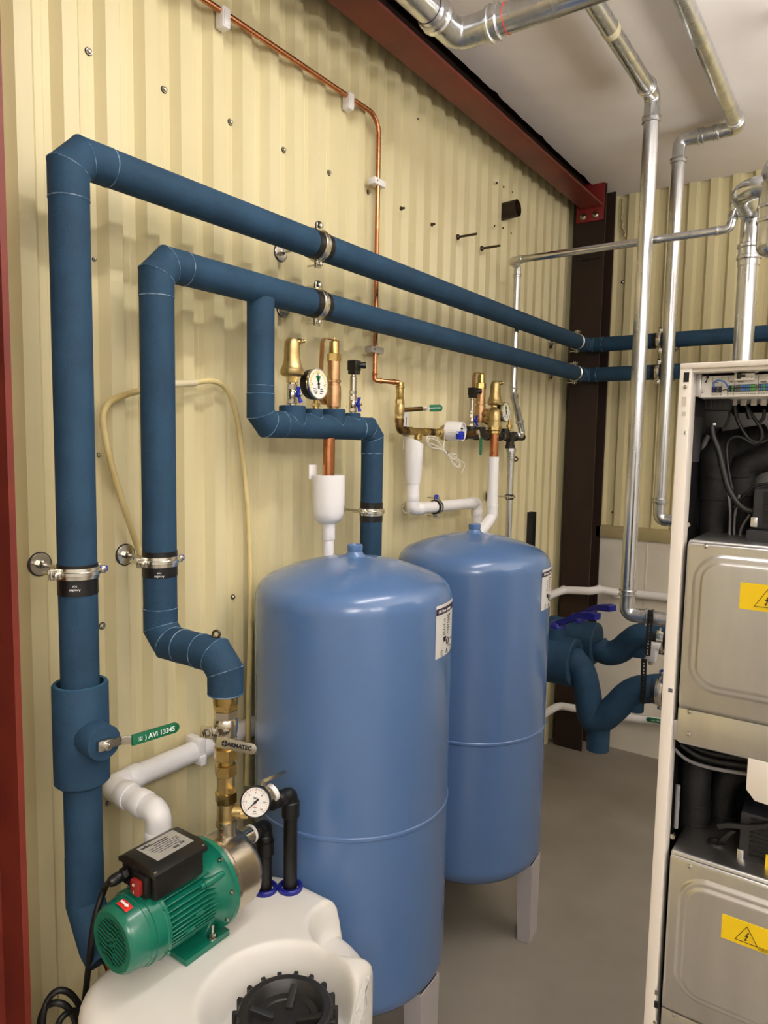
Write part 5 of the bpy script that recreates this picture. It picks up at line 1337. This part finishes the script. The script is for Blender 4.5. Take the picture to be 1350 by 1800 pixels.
# interior mid plate and plugs below the control box
MY = HY + .30
k = MB(); k.bx((hp(1268, 760, MY).x, MY, 1.50), (HX1 - .01, MY + .004, cz0 - .01)); k.build('mid_plate', 'zinc_panel', t)
IY = HY + .07
a, b = hp(1237, 706, IY), hp(1282, 722, IY); k = MB(); k.bx((a.x, IY, b.z), (b.x, IY + .03, cz0), bev=.002)
pl = k.build('main_plug', 'black_plastic', t)
for i in range(5): k = MB(); xx = a.x + (b.x - a.x) * (i + .5) / 5; k.bx((xx - .0018, IY - .002, b.z + .003), (xx + .0018, IY + .001, cz0 - .001)); k.build('plug_rib', 'black_matt', pl)
c, d = hp(1240, 722, IY), hp(1279, 752, IY); k = MB()
k.prism([(0, 0), (d.x - c.x, 0), (d.x - c.x - .001, -.014), (d.x - c.x - .006, -(c.z - d.z)), (.004, -(c.z - d.z)), (-.001, -.012)], (c.x, IY + .024, c.z), X, Z, .026, bev=.002); k.build('plug_hood', 'black_matt', pl)
q = hp(1256, 745.5, IY - .003); k = MB(); k.cyl((q.x, IY - .003, q.z), (q.x, IY + .002, q.z), .0022, 12); k.build('hood_screw', 'white_plastic', pl)
def hose_(pts, r, m, name, y):
    k = MB(); sweep(k, smooth_path([hp(p_[0], p_[1], p_[2] if len(p_) > 2 else y) for p_ in pts], 8), r, 14); return k.build(name, m, t)
hose_([(1251, 748), (1254, 768), (1263, 792), (1271, 825), (1279, 855), (1293, 880), (1310, 895), (1327, 900)], .0045, 'cable_black', 'thick_cable', IY - .005)
hose_([(1245, 765), (1238, 782), (1238, 805), (1246, 820)], .0045, 'cable_grey', 'grey_cable', HY + .14)
for p_ in ([(1291, 715), (1297, 740), (1315, 770), (1335, 778), (1352, 772)], [(1310, 712), (1322, 730), (1337, 752), (1339, 770), (1325, 780), (1300, 768), (1283, 772), (1277, 790), (1281, 830), (1287, 860)], [(1343, 720), (1342, 735), (1330, 746)]):
    hose_(p_, .0026, 'cable_black', 'thin_cable', HY + .10)
for px, py in ((1291, 722), (1314, 728)):
    a = hp(px, py - 8, HY + .10); b = hp(px + (2 if px < 1300 else 5), py + 8, HY + .10); k = MB(); k.cyl(a, b, .0042, 14); k.build('cable_plug', 'black_plastic', t)
for px in (1291, 1308, 1326, 1343):
    a = hp(px, 700, HY + .10); k = MB(); k.box(a, (.008, .008, .022), bev=.001); k.build('socket', 'grey_plastic', t)
# warning sticker on the inner wall
k = MB(); a, b = hp(1219, 732, HY + .09), hp(1219, 812, HY + .09); k.bx((HX0 + .006, HY + .07, b.z), (HX0 + .0072, HY + .14, a.z)); k.build('inner_sticker', 'ink_grey', t)
# black insulated refrigerant hoses, upper bay
UY = HY + .15
hose_([(1345, 770, UY + .12), (1300, 778, UY + .10), (1270, 785, UY + .05), (1258, 800, UY), (1257, 830, UY), (1257, 870, UY), (1256, 910, UY), (1255, 960, UY)], .0245, 'foam_black', 'black_hose', UY)
hose_([(1385, 775, UY), (1352, 802, UY), (1322, 815, UY), (1306, 832, UY), (1303, 860, UY), (1302, 900, UY), (1301, 960, UY)], .021, 'foam_black', 'black_hose', UY)
for px, py, r in ((1257, 840, .0252), (1256, 877, .0256), (1302, 838, .0216), (1302, 870, .0216)):
    q = hp(px, py, UY); k = MB(); k.tor(q, Z, r - .0008, .0016, 28, 6); k.build('hose_tie', 'black_matt', t)
hose_([(1278, 858), (1283, 890), (1283, 925), (1282, 955)], .002, 'cable_grey', 'sensor_wire', UY - .04)
hose_([(1300, 870), (1292, 905), (1290, 955)], .002, 'cable_grey', 'sensor_wire', UY - .035)
hose_([(1318, 905), (1303, 930), (1301, 958)], .002, 'cable_grey', 'sensor_wire', UY - .045)
hose_([(1350, 850), (1325, 856), (1305, 875), (1290, 893)], .0024, 'cable_black', 'thin_cable', UY - .04)
def fan_motor(px, py, px2, py2, y, lab_):
    a, b = hp(px, py, y), hp(px2, py2, y); w = .16
    k = MB(); k.bx((a.x, y, b.z + .012), (a.x + w, y + .12, a.z), bev=.004); m_ = k.build('inverter', 'motor_grey', t)
    k = MB(); k.bx((a.x - .006, y - .008, b.z - .012), (a.x + w + .01, y + .125, b.z + .012), bev=.003); k.build('inverter_base', 'motor_grey', m_)
    n = 9; h = (a.z - b.z - .024)
    for i in range(n):
        z = b.z + .022 + h * i / n
        for x0, x1 in ((a.x + .014, a.x + .055), (a.x + .060, a.x + .105)):
            k = MB(); k.bx((x0, y - .002, z), (x1, y + .001, z + h / n * .55)); k.build('vent_slot', 'hole_dark', m_)
    k = MB(); k.bx((a.x - .001, y - .003, b.z + .016), (a.x + .008, y + .002, b.z + .03), bev=.001); k.build('earth_tab', 'zinc_panel', m_)
    return m_
fan_motor(1325, 858, 1322, 945, HY + .05, '')

def module(ztop, zbot, pts, label_pts, strip_z):
    """steel compressor module: body box, pressed door with rounded rib, lower strip, label"""
    x0, x1 = pts['x0'], HX1 - .024
    k = MB(); k.bx((x0, HY + .008, zbot), (x1, HY + .58, ztop), bev=.007, seg=3); md_ = k.build('module_body', 'zinc_panel', t)
    k = MB(); k.bx((x0 + .001, HY + .002, strip_z), (x1 - .001, HY + .012, ztop - .004), bev=.005, seg=3); dr = k.build('module_door', 'zinc_panel', t)
    rx0, rx1, rz0, rz1, r = pts['rx0'], x1 - (pts['rx0'] - x0), pts['rz0'], pts['rz1'], .036
    def rr(off):
        P = []
        for cx, cz, a0 in ((rx1 - r, rz1 - r, 0), (rx0 + r, rz1 - r, 90), (rx0 + r, rz0 + r, 180), (rx1 - r, rz0 + r, 270)):
            for j in range(9): a = math.radians(a0 + 90 * j / 8); P.append((cx + (r - off) * math.cos(a), cz + (r - off) * math.sin(a)))
        return P
    k = MB(); rings = []
    for off, dy in ((-.0050, .0021), (-.0030, .0014), (-.0008, -.0012), (.0005, -.0022), (.0022, -.0025), (.0050, -.0022), (.0068, -.0026), (.0092, -.0052), (.0105, -.0058), (.013, -.0060)):
        rings.append(k.ring([V((x, HY + dy, z)) for x, z in rr(off)]))
    for a, b in zip(rings, rings[1:]): k.bridge(a, b)
    k.cap(rings[-1]); k.build('pressed_panel', 'zinc_panel', dr, sharp=60)
    for q in pts['screws']:
        k = MB(); k.lathe((q.x, HY + .002, q.z), -Y, [(0, .0036), (.0016, .0032), (.0024, .0012), (.0014, .0008)], 16); k.build('door_screw', 'steel', dr)
    k = MB(); k.bx((x0 + .0015, HY + .003, zbot + .006), (x1 - .001, HY + .011, strip_z - .0016), bev=.002); k.build('lower_strip', 'zinc_panel', t)
    lx, lz0, lz1 = label_pts; lw = (lz1 - lz0) * 1.72
    k = MB(); k.bx((lx, HY - .0068, lz0), (lx + lw, HY - .0058, lz1)); lb = k.build('warning_label', 'yellow_label', dr); lb['label'] = 'yellow warning label with a lightning triangle'
    h = lz1 - lz0; cx, cz = lx + lw * .53, lz0 + h * .46
    k = MB(); k.closed([V((cx + dx * h, HY - .0070, cz + dz * h)) for dx, dz in ((-.40, -.30), (.40, -.30), (0, .37))], h * .022, 6); k.build('triangle', 'ink', lb)
    k = MB(); s_ = h * .030; k.prism([(p_[0] * s_, p_[1] * s_) for p_ in ((1.6, 6.2), (-2.4, -.6), (0, 0), (-1.6, -4.6), (-2.6, -3.2), (-1.8, -6.6), (1.2, -4.6), (-.4, -4.2), (2.4, 1.6), (0, 1.2), (3., 5.4))], (cx, HY - .0069, cz - h * .05), X, Z, .0004); k.build('lightning', 'ink', lb)
    text('||||||||', h * .16, 'ink', lb, (lx + lw * .88, HY - .0069, lz0 + h * .13), X, Z)
    return md_
u_t, u_b = hp(1214, 949).z, hp(1190, 1311).z
module(u_t, u_b, dict(x0=-.2245, rx0=hp(1218, 1100).x, rz0=hp(1240, 1213).z, rz1=hp(1262, 980).z, screws=[hp(1240, 960.5), hp(1211, 1252), hp(1210, 1291)]), (hp(1302, 1040).x, hp(1301, 1068).z, hp(1303, 1022).z), hp(1195, 1243).z)
l_t = hp(1185, 1501).z; l_b = l_t - (u_t - u_b)
module(l_t, l_b, dict(x0=-.2235, rx0=hp(1192, 1650).x, rz0=l_t - (u_t - hp(1240, 1213).z), rz1=hp(1235, 1551).z, screws=[hp(1212, 1524), hp(1184.5, 1785)]), (hp(1270, 1620).x, hp(1269, 1643).z, hp(1271, 1602).z), hp(1172, 1776).z)
k = MB(); q = hp(1190, 1300); k.bx((HX0 + .014, HY + .012, u_b + .004), (-.2235, HY + .02, u_b + .035), bev=.001); k.build('module_bracket', 'zinc_panel', t)
# lower bay
LY_ = HY + .12
hose_([(1250, 1330, LY_ + .12), (1226, 1340, LY_ + .02), (1223, 1370, LY_), (1222, 1420, LY_), (1222, 1470, LY_), (1224, 1530, LY_)], .0235, 'foam_black', 'black_hose', LY_)
hose_([(1320, 1350, LY_ + .1), (1290, 1356, LY_ + .05), (1275, 1375, LY_ + .03), (1271, 1410, LY_ + .03), (1270, 1460, LY_ + .03), (1269, 1530, LY_ + .03)], .0195, 'foam_black', 'black_hose', LY_)
for px, py, r, y in ((1223, 1408, .0243, LY_), (1223, 1440, .0240, LY_), (1222, 1470, .0243, LY_), (1271, 1395, .0202, LY_ + .03), (1271, 1428, .0202, LY_ + .03)):
    q = hp(px, py, y); k = MB(); k.tor(q, Z, r - .0006, .0014, 28, 6); k.build('hose_tie', 'black_matt', t)
hose_([(1186, 1316), (1195, 1326), (1215, 1339), (1250, 1350), (1290, 1357), (1320, 1361), (1360, 1364)], .0028, 'cable_grey', 'grey_cable', HY + .05)
hose_([(1196, 1309), (1225, 1328), (1262, 1339), (1310, 1346), (1360, 1350)], .0042, 'cable_black', 'thick_cable', HY + .06)
hose_([(1200, 1304), (1240, 1322), (1300, 1333), (1360, 1340)], .0038, 'cable_black', 'thick_cable', HY + .07)
a, b = hp(1315, 1332, HY + .004), hp(1311, 1408, HY + .004)
k = MB(); k.prism([(0, 0), (.08, 0), (.08, b.z - a.z), (.012, b.z - a.z + .004), (0, b.z - a.z + .018)], (a.x, HY + .006, a.z), X, Z, .003, bev=.0006); k.build('cover_flap', C_, t)
fan_motor(1302, 1425, 1292, 1523, HY + .05, '')
q = hp(1345, 1520, HY + .045); k = MB(); k.bx((q.x, HY + .044, q.z - .016), (q.x + .05, HY + .046, q.z + .016)); m_ = k.build('warning_label', 'yellow_label', t)
hose_([(1262, 1452), (1280, 1450), (1310, 1453), (1340, 1452), (1365, 1445)], .0045, 'cable_black', 'thick_cable', HY + .035)
for o in ((1258, 1508), (1262, 1509), (1266, 1510)):
    hose_([o, (o[0] + 3, 1490), (o[0] + 10, 1475), (o[0] + 28, 1460)], .0022, 'cable_black', 'thin_cable', HY + .07)
q = hp(1257, 1513, HY + .07); k = MB(); k.tor((q.x, q.y, l_t + .001), Z, .011, .003, 24, 8); k.build('cable_grommet', 'rubber', t)
hose_([(1192, 1380), (1190, 1420), (1188, 1455)], .0035, 'cable_grey', 'grey_cable', HY + .04)
for px, py in ((1183, 1469), (1209, 922)):
    q = hp(px, py, HY + .03); k = MB(); k.cyl(q - Y * .004, q + Y * .004, .004, 14); k.build('wall_screw', 'steel', t)

# ================================================================== SMALL THINGS ON THE WALLS
def screw(c, n, label, r=.0085, group='screws in the corrugated wall', m='steel', washer='rubber'):
    c, n = V(c), V(n)
    t = thing('wall_screw', label, 'screw', c, group)
    MB().lathe(c, n, [(0, r), (.002, r), (.003, r * .9)], 20).build('washer', washer, t)
    k = MB(); k.lathe(c + n * .0025, n, [(0, r * .88), (.002, r * .8), (.002, r * .55)], 20); k.hexa(c + n * .003, c + n * .0085, r * .56); k.build('screw_head', m, t)
def near(px, py): return at(px, py, x=VAL)
ords = ('nearest the red column', 'second from the red column', 'third from the red column', 'fourth from the red column', 'fifth from the red column', 'just left of the vertical copper pipe')
for (px, py), o in zip(((155, 91), (288, 158), (404, 215), (498, 264), (578, 304), (647, 338)), ords):
    screw(near(px, py), X, 'wall screw in the row above the blue pipes, ' + o)
screw(near(165, 456), X, 'small wall screw between the two blue risers, below the upper blue pipe', .005)
screw(near(173, 800), X, 'small wall screw right of the near blue riser, half way up', .005)
screw(near(179, 1100), X, 'wall screw right of the near blue riser, above the green lever valve', .0085)
screw(near(189, 1412), X, 'wall screw under the corner of the white waste pipe', .006)
screw(near(409, 1049), X, 'wall screw between the yellow hose and the lower blue riser', .0075)
q = near(217, 1053); t = thing('rivet_nut', 'dark hollow rivet nut in the wall between the two riser clamps', 'rivet nut', q)
k = MB(); k.lathe(q, X, [(0, .011), (.003, .010), (.004, .006), (.001, .0055)], 22, caps=False); k.build('rim', 'dark_bolt', t); MB().lathe(q + X * .0005, X, [(0, .0055), (.0004, .0055)], 18).build('hole', 'hole_dark', t)
bl_ = ('end wall screw in the upper row, left of the two tall risers', 'end wall screw in the upper row, just right of the farther tall riser', 'end wall screw in the upper row, next to the thick tee pipe')
for (px, py), l in zip(((1094.5, 496), (1205, 486), (1282.5, 478)), bl_): screw(at(px, py, y=BV), -Y, l, .0095, 'screws in the end wall')
for (px, py), l in zip(((1078, 900.5), (1147, 905)), ('end wall screw in the lower row, nearer the corner column', 'end wall screw in the lower row, beside the farther tall riser')): screw(at(px, py, y=BV), -Y, l, .0085, 'screws in the end wall')
for (px, py, l) in ((704, 367, 'cut bolt end in the wall, left of the other cut bolt end'), (758, 395, 'cut bolt end in the wall, right of the other cut bolt end')):
    q = at(px, py, x=RIDGE); t = thing('bolt_end', l, 'bolt', q, 'cut bolt ends above the blue pipes'); k = MB(); k.hexa(q, q + X * .006, .007); k.cyl(q, q + X * .016, .0042, 12); k.build('bolt', 'dark_bolt', t)
for (px, py, l) in ((804, 417, 'threaded stud sticking out of the wall, nearer the copper pipe'), (846, 437, 'threaded stud sticking out of the wall, nearer the dark pipe stub')):
    q = at(px, py, x=RIDGE); t = thing('wall_stud', l, 'threaded stud', q, 'threaded studs above the blue pipes')
    k = MB(); k.lathe(q, X, [(0, .011), (.006, .010), (.010, .006)], 18); k.build('flange_nut', 'dark_bolt', t)
    k = MB(); k.lathe(q + X * .004, X, [(j * .0025, .0042 if j % 2 else .0050) for j in range(34)], 12); k.build('threaded_rod', 'dark_bolt', t)
q = at(889, 371, x=RIDGE); t = thing('pipe_stub', 'short dark pipe stub poking through the wall above the galvanised pipe corner', 'pipe', q)
dr_ = V((1, .0, .06)).normalized()
k = MB(); k.lathe(q - dr_ * .02, dr_, [(0, .036), (.078, .036), (.078, .033), (.03, .033)], 32, caps=False); k.build('pipe', 'dark_brown_steel', t); MB().lathe(q + dr_ * .02, dr_, [(0, .034), (.001, .034)], 28).build('dark_bore', 'hole_dark', t)
a, b = at(934, 900, x=RIDGE + .012), at(928, 960, x=RIDGE + .012)
t = thing('channel_strip', 'short dark channel strip on the wall behind the rear blue tank', 'channel', (a.x, a.y, b.z - .2))
k = MB(); k.prism([(-.022, 0), (.022, 0), (.022, .03), (.019, .03), (.019, .003), (-.019, .003), (-.019, .03), (-.022, .03)], (RIDGE, a.y, b.z - .2), Y, X, -(a.z - b.z + .2)); k.build('channel', 'rubber', t)
# patched holes in the cladding near the stub: overlapping sheet tabs with rivets
wl = bpy.data.objects['wall_left']
for i, (px, py) in enumerate(((872, 322), (884, 329), (899, 338), (868, 397), (883, 401), (897, 410), (742, 207), (524, 222), (526, 248), (638, 285), (638, 307), (650, 107), (725, 333), (725, 355), (748, 376), (850, 262), (861, 410), (861, 428), (597, 690), (618, 715), (665, 695), (660, 708), (688, 712), (720, 698), (746, 705))):
    q = at(px, py, x=RIDGE - .004); k = MB(); k.lathe((RIDGE - .002 if i < 6 else VAL - .001, q.y, q.z), X, [(0, .0045), (.0035 if i < 6 else .0016, .0042), (.0036 if i < 6 else .0017, .001)], 12); k.build('rivet', 'dark_bolt' if i < 6 else 'hole_dark', wl)

k = MB(); rnd = random.Random(3); P = [at(1094 + rnd.uniform(-2, 2) + (3 if py > 400 else 0), py, y=BR - .004) for py in range(350, 420, 6)]
sweep(k, smooth_path(P, 3), .006, 8); k.build('sealant_bead', 'coping_metal', bpy.data.objects['wall_back'])

# ================================================================== LIGHT
def area(name, loc, size, power, rot=(0, 0, 0), col=(1, .93, .82), sy=None):
    l = bpy.data.lights.new(name, 'AREA'); l.shape = 'RECTANGLE'; l.size = size[0]; l.size_y = size[1]; l.energy = power; l.color = col
    o = bpy.data.objects.new(name, l); COL.objects.link(o); o.location = loc; o.rotation_euler = rot; return o
WC = (1, .98, .955)
for nm, x, y, z, pw, up in (('main', -.28, 1.15, 2.95, 15, .08), ('rear', 1.1, -1.5, 2.6, 31, 1.6), ('side', 1.7, .15, 2.6, 16, 2.0), ('ceiling_fill', .8, 2.0, 2.3, 6, 7.5)):  # side light and low ceiling fill are unseen, added for brightness
    for k_, rx, f in (('down', (0, 0, 0), .4), ('west', (0, math.radians(75), 0), .35), ('east', (0, math.radians(-75), 0), .35), ('up', (math.pi, 0, 0), up)):  # strong up panels are added to brighten the ceiling
        n_ = {'down': (0, 0, -1), 'west': (-1, 0, 0), 'east': (1, 0, 0), 'up': (0, 0, 1)}[k_]
        area('room_light_%s_%s' % (nm, k_), (x + n_[0] * .03, y, z + n_[2] * .02), (1.0, 2.6) if (nm == 'ceiling_fill' and k_ == 'up') else (.06, 1.25), pw * f, rot=rx, col=WC)
w = bpy.data.worlds.new('world'); scene.world = w; w.use_nodes = True
w.node_tree.nodes['Background'].inputs[0].default_value = (.8, .75, .7, 1); w.node_tree.nodes['Background'].inputs[1].default_value = .05
vs = scene.view_settings; vs.view_transform = 'Standard'; vs.look = 'None'; vs.gamma = 1; vs.use_curve_mapping = False; vs.exposure = 0.2
scene.cycles.use_denoising = True
scene.cycles.max_bounces = 8
